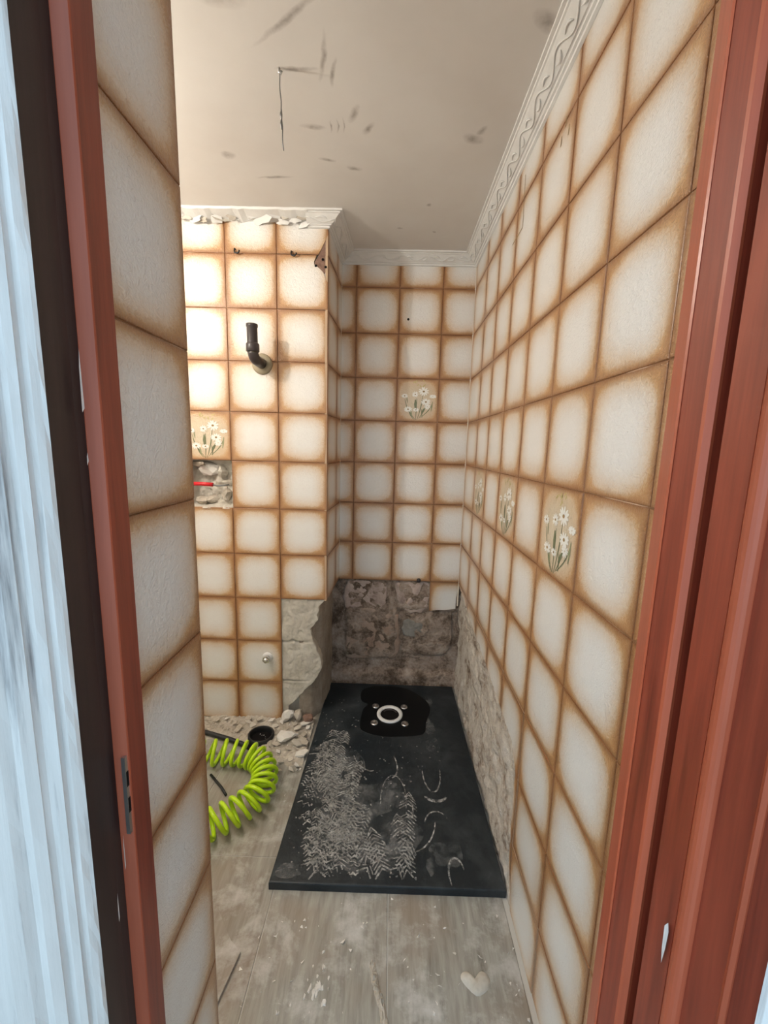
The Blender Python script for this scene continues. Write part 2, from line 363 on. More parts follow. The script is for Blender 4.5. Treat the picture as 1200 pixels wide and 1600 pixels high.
# ------------------------------------------------------------------ floor and ceiling
mb = MB(); mb.box((-14, -14, FZ-.9), (14, 1.5, FZ-.02)); mb.box((XL-.5, 1.5, FZ-.9), (XR+.5, YB+.5, FZ-.012))
floor = tag(mb.build('floor', M['floor_joint']), 'dusty grey wood-look plank floor of the bathroom', 'floor', kind='structure')
PW = 1.635; xs = [.137+PW*k for k in range(-5, 2)]
cuts = {0: [2.2, 7.6, 10.3], 1: [2.2, 8.9, 10.3], -1: [2.2, 5.36, 10.3], -2: [2.2, 7.9, 8.6], -3: [2.2, 5.0, 8.6], -4: [2.2, 6.3, 8.6]}
for k in range(-4, 2):
    x0 = .137+PW*(k-1); x1 = min(x0+PW, XR+.05)
    ys = [-1.5, cuts[k][0]]+cuts[k][1:]
    for y0, y1 in zip(ys[:-1], ys[1:]):
        gx = .006; mb = MB(); z = FZ+random.uniform(-.002, .001)
        p_ = [(x0+gx, y0+gx), (x1-gx, y0+gx), (x1-gx, y1-gx), (x0+gx, y1-gx)]
        b_ = .008
        q_ = [(x0+gx+b_, y0+gx+b_), (x1-gx-b_, y0+gx+b_), (x1-gx-b_, y1-gx-b_), (x0+gx+b_, y1-gx-b_)]
        vs = [W(x, y, FZ-.05) for x, y in p_]+[W(x, y, z-.004) for x, y in p_]+[W(x, y, z) for x, y in q_]
        fs = [(i, (i+1) % 4, 4+(i+1) % 4, 4+i) for i in range(4)]+[(4+i, 4+(i+1) % 4, 8+(i+1) % 4, 8+i) for i in range(4)]+[(8, 9, 10, 11)]
        mb.add(vs, fs); mb.build('plank', M['plank'], floor)
mb = MB(); mb.box((XL-.5, 2.1, CE), (XR+.5, YB+.5, CE+.5))
ceiling = tag(mb.build('ceiling', M['ceiling']), 'greyish white ceiling with dark scuff marks', 'ceiling', kind='structure')

# ------------------------------------------------------------------ right wall
mb = MB(); mb.box((XR+.13, 2.1, FZ), (XR+.6, YB+.5, CE)); mb.box((XR+.03, 2.1, FZ), (XR+.2, 4.6, CE))
wall_right = tag(mb.build('wall_right', M['plaster_side']), 'long right wall of cream tiles with brown borders', 'wall', kind='structure')
zb_pts = [(2.0, -7), (4.70, -6.6), (4.80, -6.1), (4.98, -5.6), (5.01, -4.9), (5.03, -4.28), (5.22, -4.07), (5.94, -3.97), (6.86, -3.84), (8.05, -3.72), (9.53, -3.50), (10.1, -3.42)]
def zb(y):
    for (y0, z0), (y1, z1) in zip(zb_pts[:-1], zb_pts[1:]):
        if y0 <= y <= y1: return z0+(z1-z0)*(y-y0)/(y1-y0)
    return -7
def zbr(y): return zb(y)+(.05*noise.noise(Vector((y*5, 3, 0)))+.03*noise.noise(Vector((y*17, 1, 0))) if y > 5.02 else 0)
ycuts = [10.0732, 8.8746, 7.8746, 6.8746, 5.8746, 4.8746, 3.8746, 2.8746, 2.15]
rows = [TOP]+[Z0-k for k in range(0, 10)]+[FZ]
for ci in range(8):
    y1, y0 = ycuts[ci], ycuts[ci+1]
    A0, A1 = (-y1, -y0) if ci < 7 else (-y1, -y1+1)
    for ri in range(len(rows)-1):
        t, b = rows[ri], rows[ri+1]
        B0, B1 = (b, b+1) if ri == 0 else ((t-1, t) if ri == len(rows)-2 else (b, t))
        ysm = [y0+(y1-y0)*i/24 for i in range(25)]
        zs = [zbr(y) for y in ysm]
        if min(t-z for z in zs) > 1.0-.001 and max(zs) < b+.002 or max(zs) < b:
            mt = 'decor' if ri == 5 and ci in (1, 3, 5) else 'tile'
            o = place_tile(wall_right, FR, -y1, -y0, b, t, A0, A1, B0, B1, mt)
            if mt == 'decor': flower_print(o, FR, -y1, b)
        else:
            run = [(y, max(b, z)) for y, z in zip(ysm, zs)]
            keep = [(y, z) for y, z in run if z < t-.02]
            if len(keep) < 2: continue
            e = .006
            ka, kb = max(keep[0][0], y0+e), min(keep[-1][0], y1-e)
            bot = [(-min(max(y, ka), kb), z) for y, z in keep]           # going along -a
            bot.reverse()
            pts = [(a, max(z, b+e)) for a, z in bot]+[(-ka, t-e), (-kb, t-e)]
            poly_tile(wall_right, FR, pts, A0, A1, B0, B1)
def pf(s, t):
    y = 10.15-s*(10.15-4.70); z = FZ+t*3.15
    h = .05*fr_noise(y*1.6, z*1.6, 4)+.035*fr_noise(y*5, z*5, 8)+.02*rid(y*1.1+.8*z, z*.5-y*.9, 2)
    lip = max(0, 1-(t*3.15-.05)/1.1)*.06
    return FR.P(-y, z, -.10+h+lip)
o = relief('exposed_plaster', wall_right, pf, 200, 110, M['plaster_side']); o['label'] = 'rough chipped plaster where tiles were knocked off'
mb = MB()       # chased outline and three slits near the cornice
def strip(mb, fr, ps, w, c=.003, mi=0):
    for (a, b), (a2, b2) in zip(ps[:-1], ps[1:]):
        d = Vector((a2-a, b2-b)); d.normalize(); nn = Vector((-d.y, d.x))*w
        mb.add([fr.P(a+nn.x, b+nn.y, c), fr.P(a-nn.x, b-nn.y, c), fr.P(a2-nn.x, b2-nn.y, c), fr.P(a2+nn.x, b2+nn.y, c)], [(0, 1, 2, 3)], mi)
strip(mb, FR, [(-6.62, 3.95), (-6.57, 3.23), (-7.07, 3.216)], .010)
for y, z in [(5.155, 3.604), (5.055, 3.456), (5.262, 3.475)]: strip(mb, FR, [(-y, z-.05), (-y+.01, z+.05)], .012)
mb.build('crack', M['eye'], wall_right)
mb = MB(); mb.prism([(XR-.018, YB+.01), (XR+.01, YB-.018), (XR+.01, YB+.01)], -4.0, 4.12); mb.build('caulk_line', M['caulk'], wall_right)

# ------------------------------------------------------------------ back wall of the shower alcove
mb = MB(); mb.box((-1.6, YB+.16, FZ), (XR+.5, YB+.6, CE))
wall_back = tag(mb.build('wall_back', M['masonry']), 'back wall of the shower alcove, tiled above and stripped below', 'wall', kind='structure')
xb = [-1.25, -.902, .0964, 1.0947, XR]
for ci in range(4):
    a0, a1 = xb[ci], xb[ci+1]
    A0, A1 = (a1-1, a1) if ci == 0 else ((a0, a0+1) if ci == 3 else (a0, a1))
    for ri in range(0, 9):
        t, b = rows[ri], rows[ri+1]
        if ri == 8:
            if ci == 3:
                pts = [(a0+.006, -4.16), (a0+.2, -4.13), (a0+.45, -4.12), (a1-.05, -4.08), (a1-.045, -3.8), (a1-.02, -3.62), (a1-.01, t-.006), (a0+.006, t-.006)]
                poly_tile(wall_back, FB, pts, A0, A1, b, t)
            continue
        B0, B1 = (b, b+1) if ri == 0 else (b, t)
        mt = 'decor' if ri == 3 and ci == 2 else 'tile'
        o = place_tile(wall_back, FB, a0, a1, b, t, A0, A1, B0, B1, mt)
        if mt == 'decor': flower_print(o, FB, a0, b)
def ss(a, b, x): x = min(1, max(0, (x-a)/(b-a))); return x*x*(3-2*x)
def pf(s, t):
    x = -1.5+s*3.45; z = FZ+t*3.02
    wv_ = .10*noise.noise(Vector((x*2.2, z*2.2, 5)))
    X, Z = x+wv_, z+wv_
    h = .028*fr_noise(x*2, z*2, 3)+.02*fr_noise(x*7, z*7, 9)
    h += .09*ss(-1.12, -1.0, X)*ss(.36, .22, X)*ss(-5.62, -5.50, Z)*ss(-4.15, -4.3, Z)     # big stone
    h += .06*ss(-1.1, -.95, X)*ss(.02, -.06, X)*ss(-4.3, -4.2, Z)                            # upper left stone
    h += .08*ss(.22, .32, X)*ss(-4.25, -4.12, Z)                                             # upper middle stone
    h += .07*ss(.55, .75, X+.5*(Z+4.6))*ss(1.75, 1.6, X)*ss(-5.35, -5.2, Z)*ss(-4.2, -4.4, Z)
    h -= .10*math.exp(-((X-.13-.1*(Z+3.9))/.06)**2)*ss(-4.45, -4.3, Z)                        # deep joint
    h -= .05*math.exp(-((Z+5.62+.05*X)/.06)**2)
    h += .16*ss(-5.86, -6.0, Z)                                                              # mortar ledge at the tray
    h -= .12*ss(-1.15, -1.25, X)*ss(-6.05, -5.9, Z)
    return FB.P(x, z, -.15+h)
o = relief('exposed_masonry', wall_back, pf, 130, 120, M['masonry']); o['label'] = 'bare brownish stone and mortar below the tiles'
def slab(name, parent, fr, loop, c0, th, m_, seed):
    lp = [(x_+.05*noise.noise(Vector((x_*7, y_*7, seed))), y_+.05*noise.noise(Vector((x_*7, y_*7, seed+9)))) for x_, y_ in smooth_loop(loop, 6)]; k = len(lp); cx = sum(p_[0] for p_ in lp)/k; cy = sum(p_[1] for p_ in lp)/k; vs = []
    for f_, cc in ((1.03, c0-.08), (1.0, c0+th*.55), (.95, c0+th*.92), (.8, c0+th), (.55, c0+th), (.28, c0+th)):
        for (a, b) in lp:
            jt = 1+.05*noise.noise(Vector((a*6, b*6, seed))); x, y = cx+(a-cx)*f_*jt, cy+(b-cy)*f_*jt
            vs.append(fr.P(x, y, cc+(.055*fr_noise(x*4, y*4, seed) if cc > c0-.05 else 0)))
    mb = MB(); mb.add(vs+[fr.P(cx, cy, c0+th)], [(r_*k+i_, r_*k+(i_+1) % k, r_*k+k+(i_+1) % k, r_*k+k+i_) for r_ in range(5) for i_ in range(k)]+[(5*k+i_, 5*k+(i_+1) % k, 6*k) for i_ in range(k)])
    return mb.build(name, m_, parent, True)
slab('stone', wall_back, FB, [(-1.02, -5.55), (-1.0, -4.6), (-.85, -4.22), (-.4, -4.18), (.1, -4.33), (.30, -4.42), (.36, -4.9), (.33, -5.45), (-.3, -5.55)], -.13, .06, M['stone_brown'], 1)
slab('stone', wall_back, FB, [(-1.08, -4.2), (-1.10, -3.6), (-.9, -3.42), (-.4, -3.45), (-.08, -3.5), (-.02, -3.9), (-.15, -4.2), (-.6, -4.12)], -.13, .045, M['stone_pink'], 2)
slab('stone', wall_back, FB, [(.26, -3.9), (.22, -3.5), (.6, -3.42), (1.06, -3.45), (1.08, -4.0), (.9, -4.25), (.5, -4.2)], -.13, .055, M['stone_pink'], 3)
slab('stone', wall_back, FB, [(.42, -4.7), (.5, -4.5), (.85, -4.5), (1.05, -4.62), (.95, -4.85), (.7, -4.95), (.45, -4.85)], -.13, .035, M['stone_grey'], 4)
slab('stone', wall_back, FB, [(.95, -4.35), (1.3, -4.22), (1.7, -4.2), (1.72, -5.2), (1.35, -5.45), (.75, -5.4), (.7, -5.05), (1.12, -4.8)], -.13, .045, M['masonry'], 5)
mb = MB(); disc(mb, FB.P(.31, 2.953, .003), .028*S, Vector((1, 0, 0)), Vector((0, 0, 1)), 12); mb.build('drill_hole', M['dark_hole'], wall_back)

# ------------------------------------------------------------------ pillar: return wall of the alcove and left facing wall
mb = MB(); mb.prism([(-1.80, YF+.5), (-1.52, 9.2), (-1.50, YB+.5), (-1.80, YB+.5)], FZ, CE); mb.prism([(-1.80, YF+.07), (XE-.06, YF+.07), (-1.31, YB+.3), (-1.80, YB+.3)], -3.32, CE)
wall_alcove = tag(mb.build('wall_alcove', M['core']), 'narrow left side wall of the shower alcove in shade', 'wall', kind='structure')
for (a0, a1, A0, A1) in [(0, 1.02, 0, 1.02), (1.02, RET_L, 1.02, 2.02)]:
    for ri in range(0, 8):
        t, b = rows[ri], rows[ri+1]; B0, B1 = (b, b+1) if ri == 0 else (b, t)
        place_tile(wall_alcove, FA, a0, a1, b, t, A0, A1, B0, B1)
def pf(s, t):
    z = FZ+t*3.0
    path = [(-1.95, 8.60), (-1.70, 8.66), (-1.50, 9.0), (-1.45, 9.4), (-1.43, 10.2)]; u = s*4; i = min(3, int(u)); k = u-i
    x = path[i][0]+(path[i+1][0]-path[i][0])*k; y = path[i][1]+(path[i+1][1]-path[i][1])*k
    h = .03*fr_noise(x*3+y*2, z*1.2, 3)+.018*fr_noise(x*6+y*6, z*5, 7)+.05*ss(.4, .0, t*3)
    return W(x+h*.85, y-h*.4, z)
o = relief('exposed_core', wall_alcove, pf, 70, 90, M['core']); o['label'] = 'stripped grey plaster on the pillar side'
mb = MB(); mb.prism([(-1.25+.014, YB+.01), (-1.25, YB+.01), (-1.252, YB-.016)], -3.3, 4.1); mb.build('caulk_line', M['caulk'], wall_alcove)

HX0, HX1, HZ0, HZ1 = -4.34, -3.336, -1.36, -.37
mb = MB(); yb_ = YF+TH+.01
mb.box((XL-.3, yb_, FZ), (HX0, YB+.3, CE)); mb.box((HX1, yb_, FZ), (-2.36, YB+.3, CE)); mb.box((HX0, yb_, HZ1), (HX1, YB+.3, CE)); mb.box((HX0, yb_, FZ), (HX1, YB+.3, HZ0))
mb.box((HX0, YF+.6, HZ0), (HX1, YB+.3, HZ1)); mb.box((-2.36, yb_, -3.3), (-1.80, YB+.3, CE)); mb.box((-2.36, yb_+.12, FZ), (-1.80, YB+.3, -3.3))
wall_left = tag(mb.build('wall_left', M['plaster']), 'tiled wall on the left with a pipe, hooks and a knocked-out tile', 'wall', kind='structure')
PL = 1.0036; ZL = .0133
for ci in range(7):
    a1 = XE-ci*PL; a0 = a1-PL
    if a0 < XL: a0 = XL
    for ri in range(0, 11):
        t, b = rows[ri]+(ZL if ri else 0), rows[ri+1]+ZL
        if ci == 0 and ri >= 8: continue
        if ci == 2 and ri == 5: continue
        if ri == 10: b = FZ+.02
        B0, B1 = (b, b+1) if ri == 0 else ((t-1, t) if ri == 10 else (b, t))
        A0, A1 = (a1-1, a1)
        if ci == 0 and ri in (0, 1):
            e = .006
            if ri == 0: pts = [(a0+e, b+e), (-1.52, b+e), (-1.47, 3.73), (-1.40, 3.86), (-1.345, 3.97), (a1-.002, 4.0), (a1-.002, t), (a0+e, t)]
            else: pts = [(a0+e, b+e), (a1-e, b+e), (a1-e, 3.15), (-1.37, 3.2), (-1.42, 3.33), (-1.5, 3.40), (-1.60, 3.47), (-1.60, 3.52), (-1.55, t-e), (a0+e, t-e)]
            poly_tile(wall_left, FL, pts, A0, A1, B0, B1); continue
        mt = 'decor' if ri == 4 and ci == 2 else 'tile'
        o = place_tile(wall_left, FL, a0, a1, b, t, A0, A1, B0, B1, mt)
        if mt == 'decor': flower_print(o, FL, a0, b)
edge = [(-3.36, -1.36), (-3.54, -1.50), (-3.84, -1.527), (-4.07, -1.684), (-4.30, -1.642), (-4.757, -1.468), (-4.989, -1.424), (-5.31, -1.584), (-5.556, -1.834), (-5.805, -2.03), (-5.975, -2.2), (-6.3, -2.26)]
def pf(s, t):
    z = -3.36-t*(6.3-3.36)
    for (z0, x0), (z1, x1) in zip(edge[:-1], edge[1:]):
        if z1 <= z <= z0: xe = x0+(x1-x0)*(z-z0)/(z1-z0)
    xe += .03*noise.noise(Vector((z*9, 2, 1)))
    s2 = min(1, s/.94); x = -2.335+s2*(xe+2.335); c = -.035+.02*fr_noise(x*3, z*3, 5)+.012*fr_noise(x*11, z*11, 1)
    c -= .05*math.exp(-((z+4.38+.03*noise.noise(Vector((x*6, 0, 0))))/.018)**2)*ss(-1.6, -1.9, x)+.04*math.exp(-((z+5.33)/.015)**2)*ss(-1.7, -1.9, x)
    if s > .94: c -= (s-.94)/.06*.30; x -= (s-.94)/.06*.03
    return FL.P(x, z, c)
o = relief('exposed_plaster', wall_left, lambda s, t: pf(s, 1-t), 60, 130, M['plaster']); o['label'] = 'pale rough plaster with a broken right edge'
# scar beside the cornice
mb = MB(); ps = [(-1.335, 3.98), (-1.40, 3.87), (-1.47, 3.74), (-1.53, 3.6), (-1.60, 3.50), (-1.52, 3.42), (-1.45, 3.35), (-1.40, 3.30), (-1.34, 3.42), (-1.335, 3.7)]
mb.add([FL.P(a, b, -.012+.006*noise.noise(Vector((a*9, b*9, 0)))) for a, b in ps], [tuple(range(len(ps)))])
mb.add([FL.P(a, b, -.02) for a, b in [(-1.44, 3.33), (-1.336, 3.42), (-1.334, 3.14), (-1.37, 3.19)]], [(0, 1, 2, 3)], 1)
o = mb.build('exposed_scar', [M['rust'], M['white_plaster']], wall_left); o['label'] = 'brown scar where a fixing was torn out'
for a, b in [(-1.43, 3.56), (-1.565, 3.445), (-1.375, 3.425)]:
    mb = MB(); disc(mb, FL.P(a, b, .001), .026*S, Vector((1, 0, 0)), Vector((0, 0, 1)), 10); mb.build('screw_hole', M['dark_hole'], wall_left)
# knocked-out cavity
def pf(s, t):
    x = HX0-.02+s*(HX1-HX0+.04); z = HZ0-.02+t*(HZ1-HZ0+.04); e = min(s, 1-s, t, 1-t)
    d = .34*ss(0, .10, e)*(.45+.55*ss(.62, .30, s))-.10*ss(.5, .0, t)
    return FL.P(x, z, -.10-d+.05*fr_noise(x*5, z*5, 3)+.03*fr_noise(x*14, z*14, 3))
relief('cavity', wall_left, pf, 46, 46, M['plaster'])
def chunk(name, c, r, m_, parent=None, seed=0, flat=(1, 1, 1), rot=None, sub=2):
    import bmesh
    bm = bmesh.new(); bmesh.ops.create_icosphere(bm, subdivisions=sub, radius=1)
    R = (rot or Matrix.Rotation(seed*1.7, 3, 'Z'))
    for v in bm.verts:
        p_ = v.co.copy(); k = 1+.42*noise.noise(p_*1.3+Vector((seed*3.1, seed*1.3, 0)))+.16*noise.noise(p_*3.5+Vector((seed, 0, seed)))
        # planar facets
        for dx in range(4):
            d = Vector((math.sin(seed*2.3+dx*1.9), math.cos(seed*1.1+dx*2.4), math.sin(seed+dx*.9))).normalized(); q = p_.dot(d)*k
            if q > .62: k *= .62/q
        p_ = p_*k; v.co = R @ Vector((p_.x*flat[0], p_.y*flat[1], p_.z*flat[2]))*r
    me = bpy.data.meshes.new(name); bm.to_mesh(me); bm.free(); me.materials.append(m_)
    if parent is None: 
        zmin = min(v.co.z for v in me.vertices)
        for v in me.vertices: v.co.z -= zmin
    o = link(name, me, parent); o.location = c
    return o
for i, (x, z, r, fl, mm) in enumerate([(-3.62, -.60, .20, (1.1, .6, .8), 'plaster'), (-3.92, -.56, .22, (1.2, .5, .7), 'white_plaster'), (-3.55, -1.12, .22, (1.2, .7, .9), 'rubble'), (-3.78, -1.22, .20, (1.4, .7, .6), 'rubble'), (-4.1, -1.25, .17, (1.4, .7, .6), 'rubble'), (-3.50, -.83, .12, (1.3, .7, .6), 'rubble'), (-4.15, -.44, .16, (2.2, .6, .5), 'core')]):
    chunk('stone', FL.P(x, z, -.24 if i != 6 else -.2), r*S, M[mm], wall_left, i+1, fl)

# ------------------------------------------------------------------ short tiled wall beside the door
mb = MB(); mb.prism([(XN-.06, 2.12), (XN-.06, 2.80), (XL-.3, 2.80), (XL-.3, 2.12)], FZ, CE)
wall_entry = tag(mb.build('wall_entry', M['plain']), 'short tiled wall end just inside the door on the left', 'wall', kind='structure')
zn = -.0252
for ri in range(0, 11):
    t, b = rows[ri]+(zn if ri else 0), rows[ri+1]+(zn if ri < 10 else 0)
    B0, B1 = (b, b+1) if ri == 0 else ((t-1, t) if ri == 10 else (b, t))
    place_tile(wall_entry, FN, 2.10, 2.862, b, t, 1.862, 2.862, B0, B1)
mb = MB(); mb.box((XL-.6, 2.1, FZ), (XL, YB+.3, CE)); tag(mb.build('wall_far_left', M['plain']), 'plain far left wall of the bathroom', 'wall', kind='structure')

# ------------------------------------------------------------------ cornice (cove) runs
PROF = [(.30, 0), (.30, .032), (.262, .036), (.255, .05), (.235, .055), (.22, .068), (.10, .155), (.088, .150), (.072, .158), (.066, .172), (.038, .178), (.034, .205), (0, .215)]
def cove(name, label, pts, w0, w1, drop=(.0, .0)):
    """pts: list of (x,y) wall points; w0,w1: inward mitre vectors for 1 unit of width"""
    (xa, ya), (xb_, yb2) = pts; mb = MB(); k = len(PROF)
    vs = []
    for (x, y), m_ in ((pts[0], w0), (pts[1], w1)):
        for w, h in PROF: vs.append(W(x+m_[0]*w, y+m_[1]*w, CE-h+.002))
        vs.append(W(x-.0*m_[0], y-.0*m_[1], CE))
    K = k+1
    mb.add(vs, [(i, (i+1) % K, K+(i+1) % K, K+i) for i in range(K)]+[tuple(range(K-1, -1, -1)), tuple(range(K, 2*K))])
    o = mb.build(name, M['gypsum']); tag(o, label, 'cornice', kind='structure')
    return o
def vine(parent, pts, w0, w1, phase=0):
    """raised wavy vine with curled leaves in the band of the cove"""
    A = Vector((*pts[0], 0)); B = Vector((*pts[1], 0)); L = (B-A).length; n_ = max(4, int(L/.05)); mb = MB()
    def q(u, k):   # u along, k across band 0..1
        w = .215+(.105-.215)*k; h = .071+(.152-.071)*k
        m_ = Vector(w0).lerp(Vector(w1), u); p_ = A.lerp(B, u)
        return W(p_.x+m_.x*(w+.004), p_.y+m_.y*(w+.004), CE-h-.004)
    path = [q(i/n_, .5+.36*math.sin(i/n_*L*2*math.pi/.62+phase)) for i in range(n_+1)]
    mb.tube(path, .009*S, 6)
    cnt = int(L/.31)
    for j in range(cnt):
        u0 = (j+.5)/cnt; sg = 1 if j % 2 else -1; du = .085/L
        path = [q(min(1, max(0, u0+du*(t-.5)*2)), .5+sg*.40*math.sin(t*2.6)*(1-.35*t)) for t in [i/5 for i in range(6)]]
        mb.tube(path, [.004*S, .012*S, .014*S, .013*S, .009*S, .003*S], 6)
    return mb.build('vine_relief', M['gypsum'], parent, True)
runs = [
    ('trim_1', 'white moulded cornice with vine relief along the right wall', [(XR, 2.2), (XR, YB)], (-1, 0), (-1, -1)),
    ('trim_2', 'white moulded cornice above the back wall of the alcove', [(XR, YB), (-1.25, YB)], (-1, -1), (1, -1)),
    ('trim_3', 'short shaded cornice on the side of the alcove', [(-1.25, YB), (XE, YF)], (1, -1), (1, -1)),
    ('trim_4', 'broken end of white cornice above the left tiled wall', [(XE, YF), (-1.72, YF)], (1, -1), (0, -1)),
]
trims = []
for nm, lb, pts, w0, w1 in runs:
    o = cove(nm, lb, pts, w0, w1); trims.append(o); vine(o, pts, w0, w1)
# what is left of the broken cornice: a torn strip at the ceiling and loose flakes
mb = MB(); n_ = 60; vs = []; fs = []
for i in range(n_+1):
    x = -1.68-(i/n_)*(6.4); w = .30+.01*noise.noise(Vector((x*6, 0, 0))); h = .055+.035*noise.noise(Vector((x*3.3, 4, 0)))+.02*noise.noise(Vector((x*11, 4, 0)))
    h = max(.02, h)
    vs += [W(x, YF-w, CE+.002), W(x, YF-w+.01, CE-h*.75), W(x, YF-.12, CE-h-.03), W(x, YF+.02, CE-h-.06-.03*noise.noise(Vector((x*5, 9, 0)))), W(x, YF+.02, CE+.002)]
for i in range(n_):
    for k in range(4): fs.append((i*5+k, i*5+k+1, i*5+5+k+1, i*5+5+k))
mb.add(vs, fs); mb.build('torn_strip', M['gypsum'], trims[3])
for i in range(20):
    x = -1.72-i*.125+random.uniform(-.06, .06); zc = CE-random.uniform(.05, .15); r = random.uniform(.05, .15)
    mb = MB(); k = 9; ring = []
    for j in range(k):
        t = j*2*math.pi/k; q = random.uniform(.45, 1.5); ring.append((x+math.cos(t)*r*q*1.25, zc+math.sin(t)*r*.5*q))
    yo = YF-.04-random.uniform(0, .12); sl = random.uniform(-.2, 1.3); sx = random.uniform(-.5, .5)
    vs = [W(a, yo-(b-zc)*sl+(a-x)*sx, b) for a, b in ring]+[W(a, yo+.012-(b-zc)*sl+(a-x)*sx, b) for a, b in ring]
    mb.add(vs, [tuple(range(k)), tuple(range(2*k-1, k-1, -1))]+[(j, k+j, k+(j+1) % k, (j+1) % k) for j in range(k)])
    mb.build('plaster_flake', M[('gypsum', 'rubble', 'gypsum', 'plaster', 'gypsum')[i % 5]], trims[3])

# ------------------------------------------------------------------ front wall and doorway
HEAD = 2.75
mb = MB()
mb.box((-14, 1.15, FZ), (-1.95, 2.1, 9)); mb.box((1.95, 1.15, FZ), (14, 2.1, 9)); mb.box((-1.95, 1.15, HEAD+.3), (1.95, 2.1, 9)); mb.box((XN-.3, 2.08, HEAD+.2), (XR+.3, 2.2, CE+.2)); mb.box((-8.5, 1.9, CE+.5), (2.5, 2.3, 9)); mb.box((-1.95, 1.9, FZ), (-1.6, 2.12, CE)); mb.box((1.62, 2.0, FZ), (2.0, 2.14, CE))
tag(mb.build('wall_front', M['ext']), 'wall around the doorway, seen from outside', 'wall', kind='structure')
mb = MB(); mb.box((3.2, -14, FZ), (3.7, 1.15, 7)); tag(mb.build('wall_sky_block', M['ext']), 'unseen wall added on the right behind the viewer to block sky light', 'wall', kind='structure')  # unseen, added to keep sky light off the left jamb
door = tag(empty('door_1', W(0, 1.9, FZ)), 'reddish brown varnished wooden door frame around the opening', 'door frame', kind='structure')
def post(name, poly, m_, lab=None, z0=FZ, z1=HEAD):
    mb = MB(); mb.prism(poly, z0, z1); o = mb.build(name, m_, door)
    if lab: o['label'] = lab
    return o
# right side, from the tiles towards the camera
post('jamb', [(1.95, 2.184), (1.425, 2.184), (1.374, 2.033), (1.388, 1.870), (1.405, 1.852), (1.95, 1.852)], M['wood'], 'bright red-brown right jamb')
post('edge_bead', [(1.43, 2.188), (1.420, 2.188), (1.368, 2.036), (1.372, 2.022), (1.38, 2.03)], M['wood_lit'])
post('edge_bead', [(1.382, 1.890), (1.385, 1.872), (1.404, 1.846), (1.42, 1.85), (1.395, 1.885)], M['wood_lit'])
post('groove', [(1.95, 1.856), (1.75, 1.856), (1.75, 1.765), (1.95, 1.765)], M['wood_shaded'])
post('door_stop', [(1.95, 1.768), (1.393, 1.768), (1.385, 1.76), (1.385, 1.60), (1.95, 1.60)], M['wood'], 'flat stop strip beside the dark gap')
rnd_ = [(1.385+.035-.035*math.cos(t)-.012, 1.565+.042*math.sin(t)) for t in [math.pi*(.5-i/8) for i in range(9)]]
post('round_moulding', [(1.95, 1.60)]+rnd_+[(1.95, 1.52)], M['wood_lit'])
post('casing_board', [(1.95, 1.525), (1.412, 1.525), (1.432, 1.375), (1.95, 1.375)], M['wood'])
post('edge_bead', [(1.95, 1.38), (1.428, 1.38), (1.418, 1.36), (1.428, 1.345), (1.95, 1.345)], M['wood_lit'])
post('casing_board', [(1.95, 1.347), (1.434, 1.347), (1.452, 1.245), (1.95, 1.245)], M['wood'])
# left side
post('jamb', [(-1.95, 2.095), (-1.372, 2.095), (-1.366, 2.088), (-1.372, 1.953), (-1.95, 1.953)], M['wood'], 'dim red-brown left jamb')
post('jamb_step', [(-1.95, 1.956), (-1.371, 1.956), (-1.375, 1.948), (-1.436, 1.928), (-1.95, 1.90)], M['wood_lit'], 'red lit step of the left jamb')
post('casing_board', [(-1.95, 1.92), (-1.438, 1.935), (-1.446, 1.88), (-1.450, 1.70), (-1.95, 1.70)], M['wood_shaded'], 'dark shaded casing')
post('head_jamb', [(-1.4, 1.905), (1.4, 1.905), (1.4, 2.1), (-1.4, 2.1)], M['wood'], None, HEAD-.02, HEAD+.3)
post('head_casing', [(-1.42, 1.24), (1.42, 1.24), (1.42, 1.9), (-1.42, 1.9)], M['wood'], None, HEAD, HEAD+.35)
# strike plate on the left jamb
mb = MB(); mb.box((-1.400, 1.925, -2.15), (-1.380, 1.965, -1.68)); sp_ = mb.build('strike_plate', M['steel'], door); sp_['label'] = 'worn steel strike plate'
for z in (-2.02, -1.86):
    mb = MB(); mb.box((-1.395, 1.93, z), (-1.3785, 1.958, z+.09)); mb.build('latch_hole', M['dark_hole'], sp_)
mb = MB()
for (x, y, z, h, w) in [(-1.412, 1.885, .12, .28, .008), (-1.412, 1.885, -.12, .06, .006), (-1.4085, 1.90, -2.35, .22, .004), (-1.4155, 1.83, -2.6, .18, .004)]:
    mb.add([W(x+.004, y-w, z), W(x+.004, y+w, z+.02), W(x+.004, y+w*.4, z+h), W(x+.004, y-w*.6, z+h*.7)], [(0, 1, 2, 3)])
mb.add([W(1.372, y, z) for y, z in [(1.622, -2.18), (1.640, -2.22), (1.636, -2.34), (1.626, -2.42), (1.616, -2.32), (1.612, -2.22)]], [(0, 1, 2, 3, 4, 5)])
mb.build('paint_chip', M['white_paint'], door)
